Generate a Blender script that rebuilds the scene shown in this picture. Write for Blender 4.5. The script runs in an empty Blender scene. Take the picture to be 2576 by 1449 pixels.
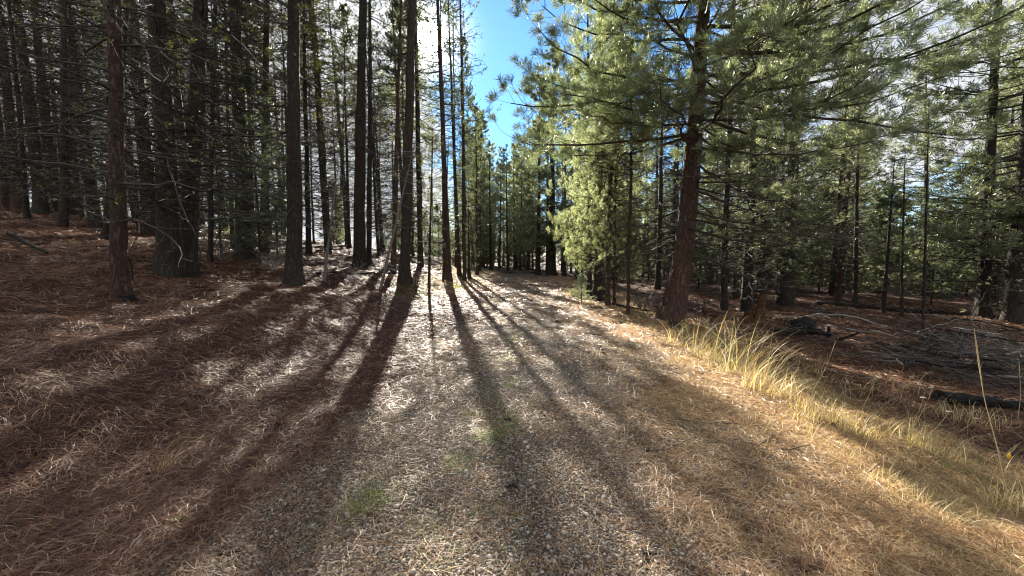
import bpy, math, random
import numpy as np
from mathutils import Vector, Matrix, Euler
R = math.radians
sc = bpy.context.scene
COL = sc.collection

# ------------------------------------------------------------------ camera
W, H = 2576.0, 1449.0          # pixel frame used for measuring the photograph
F = 1000.0
PITCH = math.atan((H / 2 - 640.0) / F)
CAMZ = 1.6
cam_d = bpy.data.cameras.new("camera")
cam = bpy.data.objects.new("camera", cam_d)
COL.objects.link(cam)
cam_d.sensor_width = 36.0
cam_d.lens = F / W * 36.0
cam_d.clip_start = 0.05
cam_d.clip_end = 3000
cam.location = (0, 0, CAMZ)
cam.rotation_euler = (R(90) - PITCH, 0, 0)
sc.camera = cam

# ------------------------------------------------------------------ sun, sky, exposure
SUN_EL, SUN_AZ = R(26.9), R(-11.1)       # azimuth from +Y, negative = left
sun_dir = Vector((math.sin(SUN_AZ) * math.cos(SUN_EL), math.cos(SUN_AZ) * math.cos(SUN_EL), math.sin(SUN_EL)))
sd = bpy.data.lights.new("sun", 'SUN')
sd.energy = 5.0
sd.angle = R(0.45)
sd.color = (1.0, 0.93, 0.80)
sun = bpy.data.objects.new("sun", sd)
COL.objects.link(sun)
sun.rotation_euler = sun_dir.to_track_quat('Z', 'Y').to_euler()

sc.view_settings.view_transform = 'Standard'
sc.view_settings.look = 'None'
sc.view_settings.gamma = 1.0
sc.view_settings.exposure = 2.42
sc.render.engine = 'CYCLES'
sc.cycles.use_denoising = True
sc.cycles.pixel_filter_type = 'BLACKMAN_HARRIS'
sc.cycles.filter_width = 1.1
sc.cycles.max_bounces = 6
sc.cycles.diffuse_bounces = 3
sc.cycles.glossy_bounces = 2
sc.cycles.transmission_bounces = 3
sc.cycles.transparent_max_bounces = 4
sc.cycles.sample_clamp_indirect = 6
sc.cycles.caustics_reflective = False
sc.cycles.caustics_refractive = False


class NT:
    """small node-tree writer"""
    def __init__(s, tree):
        s.t = tree
        tree.nodes.clear()
    def n(s, typ, **kw):
        nd = s.t.nodes.new(typ)
        for k, v in kw.items():
            if k.startswith('i_'):
                key = k[2:]
                key = int(key) if key.isdigit() else key.replace('_', ' ')
                s.set(nd.inputs[key], v)
            else:
                setattr(nd, k, v)
        return nd
    def set(s, sock, v):
        if isinstance(v, bpy.types.NodeSocket):
            s.t.links.new(v, sock)
        elif isinstance(v, bpy.types.Node):
            s.t.links.new(v.outputs[0], sock)
        else:
            if isinstance(v, (tuple, list)) and len(v) == 3 and sock.type == 'RGBA':
                v = (*v, 1)
            sock.default_value = v
    def math(s, op, a, b=None, c=None, clamp=False):
        nd = s.t.nodes.new('ShaderNodeMath'); nd.operation = op; nd.use_clamp = clamp
        s.set(nd.inputs[0], a)
        if b is not None: s.set(nd.inputs[1], b)
        if c is not None: s.set(nd.inputs[2], c)
        return nd.outputs[0]
    def vmath(s, op, a, b=None):
        nd = s.t.nodes.new('ShaderNodeVectorMath'); nd.operation = op
        s.set(nd.inputs[0], a)
        if b is not None: s.set(nd.inputs[1], b)
        return nd
    def mix(s, f, a, b, blend='MIX'):
        nd = s.t.nodes.new('ShaderNodeMix'); nd.data_type = 'RGBA'; nd.blend_type = blend
        s.set(nd.inputs[0], f); s.set(nd.inputs[6], a); s.set(nd.inputs[7], b)
        return nd.outputs[2]
    def ramp(s, f, stops):
        nd = s.t.nodes.new('ShaderNodeValToRGB')
        s.set(nd.inputs[0], f)
        e = nd.color_ramp.elements
        while len(e) < len(stops): e.new(0.5)
        for i, (p, c) in enumerate(stops):
            e[i].position = p
            e[i].color = (*c, 1) if len(c) == 3 else c
        return nd.outputs[0]
    def sstep(s, x, a, b):
        nd = s.t.nodes.new('ShaderNodeMapRange'); nd.interpolation_type = 'SMOOTHSTEP'
        s.set(nd.inputs[0], x); nd.inputs[1].default_value = a; nd.inputs[2].default_value = b
        nd.inputs[3].default_value = 0; nd.inputs[4].default_value = 1
        return nd.outputs[0]


world = bpy.data.worlds.new("World")
sc.world = world
world.use_nodes = True
w = NT(world.node_tree)
tc = w.n('ShaderNodeTexCoord')
D = w.vmath('NORMALIZE', tc.outputs['Generated']).outputs[0]
sky = w.n('ShaderNodeTexSky', sky_type='NISHITA', sun_disc=False, sun_elevation=SUN_EL, sun_rotation=SUN_AZ,
          altitude=1500.0, air_density=1.0, dust_density=0.15, ozone_density=3.0)
# the blue of the opening above the track
hz = w.sstep(w.vmath('DOT_PRODUCT', D, (0, 0, 1)).outputs['Value'], 0.02, 0.26)
skyc = w.mix(1.0, sky.outputs[0], w.mix(hz, (0.66, 0.64, 0.62), (0.40, 0.59, 0.70)), 'MULTIPLY')
bg_sky = w.n('ShaderNodeBackground', i_Color=skyc, i_Strength=0.076)
sep = w.n('ShaderNodeSeparateXYZ', i_0=D)
dx, dy, dz = sep.outputs
cosS = w.vmath('DOT_PRODUCT', D, tuple(sun_dir)).outputs['Value']
# cloud sheet: seen from below, projected on a plane
pl = w.n('ShaderNodeCombineXYZ', i_X=w.math('DIVIDE', dx, w.math('ADD', w.math('MAXIMUM', dz, 0.0), 0.25)),
         i_Y=w.math('DIVIDE', dy, w.math('ADD', w.math('MAXIMUM', dz, 0.0), 0.25)), i_Z=0.0)
cn = w.n('ShaderNodeTexNoise', i_Vector=pl, i_Scale=2.2, i_Detail=7.0, i_Roughness=0.6)
behind = w.sstep(w.math('MULTIPLY', dy, -1.0), -0.2, 0.3)  # extra cloud behind the camera, out of view, added as frontal fill light
left = w.sstep(w.math('ADD', w.math('MULTIPLY', dx, -1.0), w.math('MULTIPLY', dz, -0.05)), 0.065, 0.20)
right = w.math('MULTIPLY', w.sstep(dx, 0.28, 0.52), w.sstep(dz, -0.05, 0.22))
bias = w.math('ADD', w.math('MULTIPLY', left, 0.62), w.math('MULTIPLY', w.math('MAXIMUM', right, behind), 0.62))
cm = w.sstep(w.math('ADD', w.math('SUBTRACT', cn.outputs[0], 0.78), bias), 0.0, 0.28)
near = w.math('POWER', w.math('MAXIMUM', cosS, 0.0), 9.0)
cstr = w.math('ADD', 0.190, w.math('MULTIPLY', near, 0.02))
cshade = w.ramp(cn.outputs[0], [(0.35, (0.80, 0.86, 0.95)), (0.7, (1, 1, 1))])
bg_cl = w.n('ShaderNodeBackground', i_Color=cshade, i_Strength=cstr)
mx = w.n('ShaderNodeMixShader', i_0=cm)
w.t.links.new(bg_sky.outputs[0], mx.inputs[1]); w.t.links.new(bg_cl.outputs[0], mx.inputs[2])
# the sun seen through thin cloud
glow = w.math('ADD', w.math('MULTIPLY', w.sstep(cosS, math.cos(R(1.9)), math.cos(R(1.1))), 14.0),
              w.math('MULTIPLY', w.math('POWER', w.math('MAXIMUM', cosS, 0.0), 700.0), 0.9))
bg_sun = w.n('ShaderNodeBackground', i_Color=(1.0, 0.97, 0.92), i_Strength=glow)
ad = w.n('ShaderNodeAddShader')
w.t.links.new(mx.outputs[0], ad.inputs[0]); w.t.links.new(bg_sun.outputs[0], ad.inputs[1])
wo = w.n('ShaderNodeOutputWorld')
w.t.links.new(ad.outputs[0], wo.inputs[0])

# ------------------------------------------------------------------ helpers
def vnoise(x, y, seed=0):
    x = np.asarray(x, float); y = np.asarray(y, float)
    xi = np.floor(x).astype(np.int64); yi = np.floor(y).astype(np.int64)
    fx = x - xi; fy = y - yi
    fx = fx * fx * (3 - 2 * fx); fy = fy * fy * (3 - 2 * fy)
    def h(a, b):
        n = (a * 374761393 + b * 668265263 + seed * 974634777) & 0xffffffff
        n = ((n ^ (n >> 13)) * 1274126177) & 0xffffffff
        return ((n ^ (n >> 16)) & 0xffff) / 65535.0
    return (h(xi, yi) * (1 - fx) + h(xi + 1, yi) * fx) * (1 - fy) + (h(xi, yi + 1) * (1 - fx) + h(xi + 1, yi + 1) * fx) * fy

def sm(t):
    t = np.clip(t, 0, 1)
    return t * t * (3 - 2 * t)

def road_d(x, y):
    """signed distance from the centre line and half width"""
    x = np.asarray(x, float); y = np.asarray(y, float)
    xc = -0.35 + 0.05 * np.clip(y, -5, 17) - 0.010 * np.clip(y - 30, 0, 30) ** 2
    hw = 2.7 + 0.03 * np.clip(y - 10, 0, 20)
    return x - xc, hw

def ground(x, y):
    x = np.asarray(x, float); y = np.asarray(y, float)
    d, hw = road_d(x, y)
    tl = np.clip(-d - hw, 0, None); tr = np.clip(d - hw, 0, None)
    z = 0.26 * sm(tl / 1.8) + 0.10 * np.minimum(tl, 24) + 0.05 * np.clip(tl - 5, 0, 19) - 0.03 * np.clip(tl - 25, 0, 40) + 0.018 * np.clip(y, 0, 30) * sm(tl / 5)
    z = z - 0.22 * sm(tr / 2.2) - 0.055 * np.minimum(tr, 26)
    z = z + 0.10 * sm((tr - 9) / 12)
    off = sm((np.abs(d) - hw + .5) / 2.0)
    z = z + off * ((vnoise(x * .45, y * .45, 1) - .5) * .28 + (vnoise(x * 1.5, y * 1.5, 2) - .5) * .13 + (vnoise(x * 2.7, y * 2.7, 6) - .5) * .08 + (vnoise(x * 4, y * 4, 3) - .5) * .035)
    z = z + (vnoise(x * 1.1, y * 1.1, 4) - .5) * .05 + (vnoise(x * 5, y * 5, 5) - .5) * .012
    z = z - 0.035 * np.exp(-((np.abs(d) - 0.95) / 0.35) ** 2)
    return z

def gz(x, y):
    return float(ground(np.array([x]), np.array([y]))[0])

def ray(px, py):
    cx, cy = px - W / 2, H / 2 - py
    up = cy * math.cos(PITCH) - F * math.sin(PITCH)
    fw = F * math.cos(PITCH) + cy * math.sin(PITCH)
    return np.array([cx, fw, up])

def hit(px, py, dmax=70.0):
    """point where the sight line of a photo pixel meets the ground"""
    r = ray(px, py); r = r / r[1]
    t = np.arange(1.0, dmax, 0.02)
    P = np.outer(t, r); P[:, 2] += CAMZ
    g = ground(P[:, 0], P[:, 1])
    b = np.nonzero(P[:, 2] < g)[0]
    i = b[0] if len(b) else len(t) - 1
    return float(P[i, 0]), float(P[i, 1])

def mesh_from(name, V, faces_list, attrs=None, smooth=False):
    """faces_list: list of (n,k) int arrays"""
    me = bpy.data.meshes.new(name)
    V = np.ascontiguousarray(V, dtype=np.float32)
    me.vertices.add(len(V)); me.vertices.foreach_set('co', V.ravel())
    faces_list = [f for f in faces_list if len(f)]
    nl = sum(f.size for f in faces_list); nf = sum(len(f) for f in faces_list)
    me.loops.add(nl); me.polygons.add(nf)
    me.loops.foreach_set('vertex_index', np.concatenate([f.ravel() for f in faces_list]).astype(np.int32))
    tot = np.concatenate([np.full(len(f), f.shape[1]) for f in faces_list]).astype(np.int32)
    st = np.concatenate([[0], np.cumsum(tot)[:-1]]).astype(np.int32)
    me.polygons.foreach_set('loop_start', st); me.polygons.foreach_set('loop_total', tot)
    if smooth:
        me.polygons.foreach_set('use_smooth', np.ones(nf, bool))
    for k, a in (attrs or {}).items():
        at = me.attributes.new(k, 'FLOAT', 'POINT')
        at.data.foreach_set('value', np.ascontiguousarray(a, dtype=np.float32))
    me.update(calc_edges=True)
    return me

class Acc:
    """collects batches of vertices, faces and a per-vertex random value"""
    def __init__(s): s.V = []; s.Fq = []; s.Ft = []; s.A = []; s.n = 0
    def add(s, V, F_, a):
        V = V.reshape(-1, 3)
        (s.Fq if F_.shape[1] == 4 else s.Ft).append(F_ + s.n)
        s.V.append(V); s.A.append(np.broadcast_to(a, (len(V),)) if np.ndim(a) == 0 else a); s.n += len(V)
    def mesh(s, name, smooth=False):
        if not s.V: return None
        fl = []
        if s.Fq: fl.append(np.concatenate(s.Fq))
        if s.Ft: fl.append(np.concatenate(s.Ft))
        return mesh_from(name, np.concatenate(s.V), fl, {'rnd': np.concatenate(s.A)}, smooth)

def nrm(v):
    return v / np.maximum(np.linalg.norm(v, axis=-1, keepdims=True), 1e-9)

def frames(T):
    ref = np.zeros_like(T); ref[..., 2] = 1
    bad = np.abs(T[..., 2]) > 0.95
    ref[bad] = (1, 0, 0)
    A = nrm(np.cross(T, ref)); B = np.cross(T, A)
    return A, B

def tubes(acc, P, rad, sides=4, a=None):
    """P (M,K,3), rad (M,K)"""
    M, K, _ = P.shape
    if M == 0: return
    T = np.empty_like(P); T[:, 1:-1] = P[:, 2:] - P[:, :-2]; T[:, 0] = P[:, 1] - P[:, 0]; T[:, -1] = P[:, -1] - P[:, -2]
    A, B = frames(nrm(T))
    th = np.arange(sides) * 2 * math.pi / sides
    V = P[:, :, None] + rad[:, :, None, None] * (A[:, :, None] * np.cos(th)[None, None, :, None] + B[:, :, None] * np.sin(th)[None, None, :, None])
    idx = np.arange(M * K * sides).reshape(M, K, sides)
    q = np.stack([idx[:, :-1], np.roll(idx[:, :-1], -1, 2), np.roll(idx[:, 1:], -1, 2), idx[:, 1:]], -1).reshape(-1, 4)
    if a is None: a = np.zeros(M)
    acc.add(V, q, np.repeat(a, K * sides))

def ribbons(acc, P, wid, side, a):
    """P (M,K,3), wid (M,K) half widths, side (M,3)"""
    M, K, _ = P.shape
    V = np.stack([P - side[:, None] * wid[..., None], P + side[:, None] * wid[..., None]], 2)
    idx = np.arange(M * K * 2).reshape(M, K, 2)
    q = np.stack([idx[:, :-1, 0], idx[:, :-1, 1], idx[:, 1:, 1], idx[:, 1:, 0]], -1).reshape(-1, 4)
    acc.add(V, q, np.repeat(a, K * 2))

def tufts(acc, rng, C, Dv, n, ln, wd, spread=0.9, back=0.08):
    """needle sprays: C (M,3) twig ends, Dv (M,3) twig directions"""
    M = len(C)
    if M == 0: return
    A, B = frames(nrm(Dv))
    th = rng.uniform(0, 2 * math.pi, (M, n)); ph = rng.uniform(0.12, 1.0, (M, n)) ** 0.8 * spread
    d = Dv[:, None] * np.cos(ph)[..., None] + (A[:, None] * np.cos(th)[..., None] + B[:, None] * np.sin(th)[..., None]) * np.sin(ph)[..., None]
    d[..., 2] += 0.10; d = nrm(d)
    o = C[:, None] - Dv[:, None] * (rng.uniform(0, back, (M, n)))[..., None]
    L = ln * rng.uniform(0.65, 1.1, (M, n))
    s = nrm(np.cross(d, rng.normal(size=(M, n, 3))))
    w_ = wd * rng.uniform(.7, 1.3, (M, n))
    tip = o + d * L[..., None]; tip[..., 2] -= L * 0.06
    mid = (o * .35 + tip * .65)
    V = np.stack([o, mid - s * w_[..., None], tip, mid + s * w_[..., None]], 2)
    q = np.arange(M * n * 4).reshape(-1, 4)
    a = np.repeat(np.clip(rng.uniform(0, 1, (M, 1)) * .75 + rng.uniform(0, .25, (M, n)), 0, 1).ravel(), 4)
    acc.add(V, q, a)

def link(name, me, mat, parent=None, loc=None, **props):
    o = bpy.data.objects.new(name, me)
    if me is not None and mat is not None and not me.materials: me.materials.append(mat)
    COL.objects.link(o)
    if parent is not None: o.parent = parent
    if loc is not None: o.location = loc
    for k, v in props.items():
        if v is not None: o[k] = v
    return o

def thing(name, label, cat, loc=(0, 0, 0), group=None, rot=(0, 0, 0), scale=None):
    o = bpy.data.objects.new(name, None); COL.objects.link(o)
    o.empty_display_size = .1
    o.location = loc; o.rotation_euler = rot
    if scale is not None: o.scale = scale
    o['label'] = label; o['category'] = cat
    if group: o['group'] = group
    return o

# ------------------------------------------------------------------ materials
def new_mat(name):
    m = bpy.data.materials.new(name); m.use_nodes = True
    return m, NT(m.node_tree)

def bark_mat(name, dark, mid, light, scale=1.0, bump=1.0, moss=0.25):
    m, t = new_mat(name)
    tc = t.n('ShaderNodeTexCoord'); oi = t.n('ShaderNodeObjectInfo')
    mp = t.n('ShaderNodeMapping', i_Vector=tc.outputs['Object'], i_Scale=(7 * scale, 7 * scale, 1.7 * scale))
    ns = t.n('ShaderNodeTexNoise', i_Vector=mp, i_Scale=1.5, i_Detail=6.0, i_Roughness=.65)
    wv = t.vmath('ADD', mp, t.vmath('SCALE', ns.outputs['Color']).outputs[0])
    wv.inputs[1].default_value = (0, 0, 0)
    sc_ = t.n('ShaderNodeVectorMath', operation='SCALE', i_0=ns.outputs['Color']); sc_.inputs[3].default_value = 2.2
    t.t.links.new(sc_.outputs[0], wv.inputs[1])
    vo = t.n('ShaderNodeTexVoronoi', feature='DISTANCE_TO_EDGE', i_Vector=wv.outputs[0], i_Scale=1.6)
    fine = t.n('ShaderNodeTexNoise', i_Vector=mp, i_Scale=7.0, i_Detail=5.0, i_Roughness=.7)
    h = t.math('ADD', t.math('MULTIPLY', t.sstep(vo.outputs['Distance'], 0.0, .35), .42), t.math('MULTIPLY', fine.outputs[0], .85))
    c = t.ramp(h, [(0.15, dark), (0.55, mid), (1.0, light)])
    pa = t.n('ShaderNodeTexNoise', i_Vector=tc.outputs['Object'], i_Scale=1.4, i_Detail=3.0)
    c = t.mix(t.math('MULTIPLY', t.sstep(pa.outputs[0], .52, .7), moss), c, (.085, .085, .055))
    br = t.math('ADD', .75, t.math('MULTIPLY', oi.outputs['Random'], .5))
    c = t.mix(1.0, c, t.n('ShaderNodeCombineXYZ', i_X=br, i_Y=br, i_Z=br).outputs[0], 'MULTIPLY')
    bp = t.n('ShaderNodeBump', i_Height=h, i_Strength=.9, i_Distance=.03 * bump)
    b = t.n('ShaderNodeBsdfPrincipled', i_Base_Color=c, i_Roughness=.9, i_Normal=bp)
    b.inputs['Specular IOR Level'].default_value = .25
    o = t.n('ShaderNodeOutputMaterial'); t.t.links.new(b.outputs[0], o.inputs[0])
    return m

def twig_mat(name, c0, c1):
    m, t = new_mat(name)
    at = t.n('ShaderNodeAttribute', attribute_name='rnd')
    oi = t.n('ShaderNodeObjectInfo')
    f = t.math('ADD', t.math('MULTIPLY', at.outputs['Fac'], .8), t.math('MULTIPLY', oi.outputs['Random'], .2))
    c = t.mix(f, c0, c1)
    b = t.n('ShaderNodeBsdfPrincipled', i_Base_Color=c, i_Roughness=.8)
    b.inputs['Specular IOR Level'].default_value = .3
    o = t.n('ShaderNodeOutputMaterial'); t.t.links.new(b.outputs[0], o.inputs[0])
    return m

def leaf_mat(name, stops, transl=.4, rough=.42, spec=.55, tboost=(1.25, 1.2, .7), objvar=.35):
    """needles and blades: diffuse, gloss and light passing through"""
    m, t = new_mat(name)
    at = t.n('ShaderNodeAttribute', attribute_name='rnd')
    oi = t.n('ShaderNodeObjectInfo')
    f = t.math('ADD', t.math('MULTIPLY', at.outputs['Fac'], 1 - objvar), t.math('MULTIPLY', oi.outputs['Random'], objvar))
    c = t.ramp(f, stops)
    b = t.n('ShaderNodeBsdfPrincipled', i_Base_Color=c, i_Roughness=rough)
    b.inputs['Specular IOR Level'].default_value = spec
    tr = t.n('ShaderNodeBsdfTranslucent', i_Color=t.mix(1.0, c, tboost, 'MULTIPLY'))
    mx = t.n('ShaderNodeMixShader', i_0=transl)
    t.t.links.new(b.outputs[0], mx.inputs[1]); t.t.links.new(tr.outputs[0], mx.inputs[2])
    o = t.n('ShaderNodeOutputMaterial'); t.t.links.new(mx.outputs[0], o.inputs[0])
    return m

M_BARK = bark_mat('bark_grey_brown', (.014, .011, .009), (.042, .033, .027), (.095, .078, .065), 1.3)
M_BARK_R = bark_mat('bark_red_brown', (.018, .011, .008), (.078, .046, .035), (.18, .12, .095), 1.2, 1.6, .15)
M_TWIG = twig_mat('twig_grey', (.030, .025, .020), (.105, .09, .072))
M_TWIG_P = twig_mat('twig_pale', (.16, .145, .125), (.36, .33, .29))
M_LIMB = twig_mat('limb_dark', (.045, .032, .024), (.11, .08, .06))
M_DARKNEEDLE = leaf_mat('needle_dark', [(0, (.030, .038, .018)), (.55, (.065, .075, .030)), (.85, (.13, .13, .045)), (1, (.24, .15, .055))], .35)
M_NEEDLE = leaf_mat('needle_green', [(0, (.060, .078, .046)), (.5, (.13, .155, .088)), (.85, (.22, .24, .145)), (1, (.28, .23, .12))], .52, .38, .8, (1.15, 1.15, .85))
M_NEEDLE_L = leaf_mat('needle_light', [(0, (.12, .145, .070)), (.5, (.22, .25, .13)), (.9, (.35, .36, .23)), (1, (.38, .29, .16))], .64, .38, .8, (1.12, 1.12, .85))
M_HERO = leaf_mat('needle_blue_green', [(0, (.10, .13, .075)), (.5, (.19, .23, .13)), (.97, (.31, .34, .21)), (1, (.42, .24, .08))], .42, .46, .7, (1.15, 1.15, .8), 0)
M_LITTER = leaf_mat('fallen_needle_red', [(0, (.04, .015, .008)), (.5, (.15, .060, .032)), (.84, (.28, .14, .075)), (1, (.50, .35, .21))], .22, .5, .5, (1.2, 1, .8), 0)
M_STRAW = leaf_mat('fallen_needle_straw', [(0, (.11, .05, .022)), (.35, (.32, .175, .08)), (.75, (.58, .39, .20)), (1, (.74, .60, .38))], .3, .45, .5, (1.15, 1, .75), 0)
M_GRASS = leaf_mat('dry_grass', [(0, (.16, .11, .06)), (.3, (.38, .28, .14)), (.7, (.58, .49, .28)), (.88, (.66, .58, .40)), (1, (.26, .31, .10))], .45, .5, .4, (1.1, 1.05, .7), 0)
M_GREENG = leaf_mat('green_grass', [(0, (.12, .18, .045)), (.5, (.25, .34, .09)), (1, (.46, .47, .17))], .45, .5, .4, (1.1, 1.1, .6), 0)

def pebble_mat():
    m, t = new_mat('pebble')
    at = t.n('ShaderNodeAttribute', attribute_name='rnd')
    tc = t.n('ShaderNodeTexCoord')
    n = t.n('ShaderNodeTexNoise', i_Vector=tc.outputs['Object'], i_Scale=160.0, i_Detail=3.0)
    c = t.ramp(at.outputs['Fac'], [(0, (.07, .058, .046)), (.35, (.20, .17, .138)), (.6, (.33, .285, .23)), (.85, (.42, .385, .33)), (1, (.56, .53, .48))])
    c = t.mix(.5, c, t.mix(n.outputs[0], (.12, .10, .09), (.9, .88, .84)), 'OVERLAY')
    b = t.n('ShaderNodeBsdfPrincipled', i_Base_Color=c, i_Roughness=.65)
    o = t.n('ShaderNodeOutputMaterial'); t.t.links.new(b.outputs[0], o.inputs[0])
    return m
M_PEB = pebble_mat()

def ground_mat():
    m, t = new_mat('forest_floor_and_gravel')
    g = t.n('ShaderNodeNewGeometry'); P = g.outputs['Position']
    a1 = t.n('ShaderNodeAttribute', attribute_name='gravel').outputs['Fac']
    a2 = t.n('ShaderNodeAttribute', attribute_name='straw').outputs['Fac']
    a3 = t.n('ShaderNodeAttribute', attribute_name='green').outputs['Fac']
    n1 = t.n('ShaderNodeTexNoise', i_Vector=P, i_Scale=1.3, i_Detail=6.0, i_Roughness=.65)
    n2 = t.n('ShaderNodeTexNoise', i_Vector=P, i_Scale=22.0, i_Detail=8.0, i_Roughness=.75)
    # criss-cross of fallen needles
    st = []
    for ang, s_ in ((.4, 0), (1.5, 3), (2.5, 7)):
        mp = t.n('ShaderNodeMapping', i_Vector=P, i_Rotation=(0, 0, ang), i_Location=(s_, s_, 0), i_Scale=(9, 120, 9))
        st.append(t.n('ShaderNodeTexNoise', i_Vector=mp, i_Scale=1.0, i_Detail=2.0, i_Distortion=.6).outputs[0])
    ndl = t.math('MAXIMUM', t.math('MAXIMUM', st[0], st[1]), st[2])
    ndl = t.sstep(ndl, .5, .74)
    lit = t.mix(n2.outputs[0], (.012, .007, .005), (.07, .034, .022))
    lit = t.mix(t.math('MULTIPLY', ndl, .8), lit, t.mix(n1.outputs[0], (.11, .048, .028), (.21, .115, .068)))
    stw = t.mix(n2.outputs[0], (.08, .04, .02), (.36, .23, .12))
    stw = t.mix(ndl, stw, t.mix(n1.outputs[0], (.40, .24, .12), (.56, .45, .28)))
    vo = t.n('ShaderNodeTexVoronoi', i_Vector=P, i_Scale=62.0)
    vo2 = t.n('ShaderNodeTexVoronoi', i_Vector=P, i_Scale=140.0)
    vc = t.n('ShaderNodeSeparateColor', i_0=vo.outputs['Color']).outputs[0]
    grv = t.ramp(vc, [(0, (.07, .06, .05)), (.5, (.22, .19, .155)), (.85, (.36, .32, .27)), (1, (.52, .49, .43))])
    grv = t.mix(t.sstep(vo.outputs['Distance'], .25, .62), grv, (.045, .036, .03))
    grv = t.mix(t.math('MULTIPLY', ndl, .5), grv, (.30, .19, .10))
    f1 = t.sstep(t.math('ADD', a1, t.math('MULTIPLY', t.math('SUBTRACT', n2.outputs[0], .5), .9)), .35, .65)
    f2 = t.sstep(t.math('ADD', a2, t.math('MULTIPLY', t.math('SUBTRACT', n2.outputs[0], .5), .7)), .35, .65)
    f3 = t.sstep(t.math('ADD', a3, t.math('MULTIPLY', t.math('SUBTRACT', n1.outputs[0], .5), .9)), .45, .75)
    c = t.mix(f2, lit, stw)
    c = t.mix(f1, c, grv)
    c = t.mix(t.math('MULTIPLY', f3, .6), c, t.mix(n2.outputs[0], (.06, .075, .02), (.26, .28, .09)))
    hgt = t.math('ADD', t.math('MULTIPLY', ndl, .5), t.math('MULTIPLY', n2.outputs[0], 1.0))
    hg2 = t.math('ADD', t.math('SUBTRACT', 1.0, vo.outputs['Distance']), t.math('MULTIPLY', t.math('SUBTRACT', 1.0, vo2.outputs['Distance']), .4))
    hh = t.n('ShaderNodeMix', data_type='FLOAT'); t.set(hh.inputs[0], f1); t.set(hh.inputs[2], hgt); t.set(hh.inputs[3], hg2)
    bp = t.n('ShaderNodeBump', i_Height=hh.outputs[0], i_Strength=1.0, i_Distance=.02)
    b = t.n('ShaderNodeBsdfPrincipled', i_Base_Color=c, i_Roughness=.9, i_Normal=bp)
    b.inputs['Specular IOR Level'].default_value = .2
    o = t.n('ShaderNodeOutputMaterial'); t.t.links.new(b.outputs[0], o.inputs[0])
    return m

# ------------------------------------------------------------------ ground sheet
def gravel_mask(x, y):
    d, hw = road_d(x, y)
    n = (vnoise(x * .9, y * .9, 11) - .5) * 1.3 + (vnoise(x * 2.6, y * 2.6, 12) - .5) * .9
    return sm((d + 1.75 + n) / .8) * (1 - sm((d - 1.75 + n * .7) / .9))
def straw_mask(x, y):
    d, hw = road_d(x, y)
    n = (vnoise(x * .8, y * .8, 13) - .5) * 1.2
    right = sm((d - .9 + n) / 1.0) * (1 - sm((d - 4.0 + n) / .9))
    farl = sm((y - 13) / 5) * sm((d + 6.0 + n * 2) / 1.5) * (1 - sm((d - 4.0 + n) / .8))
    return np.maximum(right, farl)
def green_mask(x, y):
    d, hw = road_d(x, y)
    n = vnoise(x * 1.7, y * 1.7, 14)
    mid = np.exp(-((d - .05) / .34) ** 2) * (1 - sm((y - 9) / 5)) * sm((n - .34) / .3) * sm((vnoise(x * 4 + 3, y * 4, 15) - .25) / .4)
    bank = np.exp(-((d + hw + .9) / .9) ** 2) * sm((y - 9) / 5) * sm((n - .2) / .3)
    verge = np.exp(-((d - hw - 1.2) / .8) ** 2) * sm((n - .45) / .3) * .7
    return np.clip(mid * .8 + bank + verge, 0, 1)

def build_ground():
    u = np.linspace(-1, 1, 461)
    xs = np.sign(u) * (np.abs(u) * 14 + (np.abs(u) ** 6) * 420)
    v = np.linspace(0, 1, 521)
    ys = -6 + v * 42 + v ** 7 * 560
    ys = np.concatenate([[-400, -150, -60, -25, -12], ys])
    X, Y = np.meshgrid(xs, ys)
    Z = ground(X, Y)
    far = sm((np.hypot(X, Y) - 70) / 120)
    Z = Z * (1 - far)
    V = np.stack([X, Y, Z], -1).reshape(-1, 3)
    ny, nx = X.shape
    i = np.arange(ny * nx).reshape(ny, nx)
    q = np.stack([i[:-1, :-1], i[:-1, 1:], i[1:, 1:], i[1:, :-1]], -1).reshape(-1, 4)
    x, y = X.ravel(), Y.ravel()
    me = mesh_from('ground', V, [q], {'gravel': gravel_mask(x, y), 'straw': straw_mask(x, y), 'green': green_mask(x, y)}, True)
    link('ground', me, ground_mat(), kind='structure')
build_ground()

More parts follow.
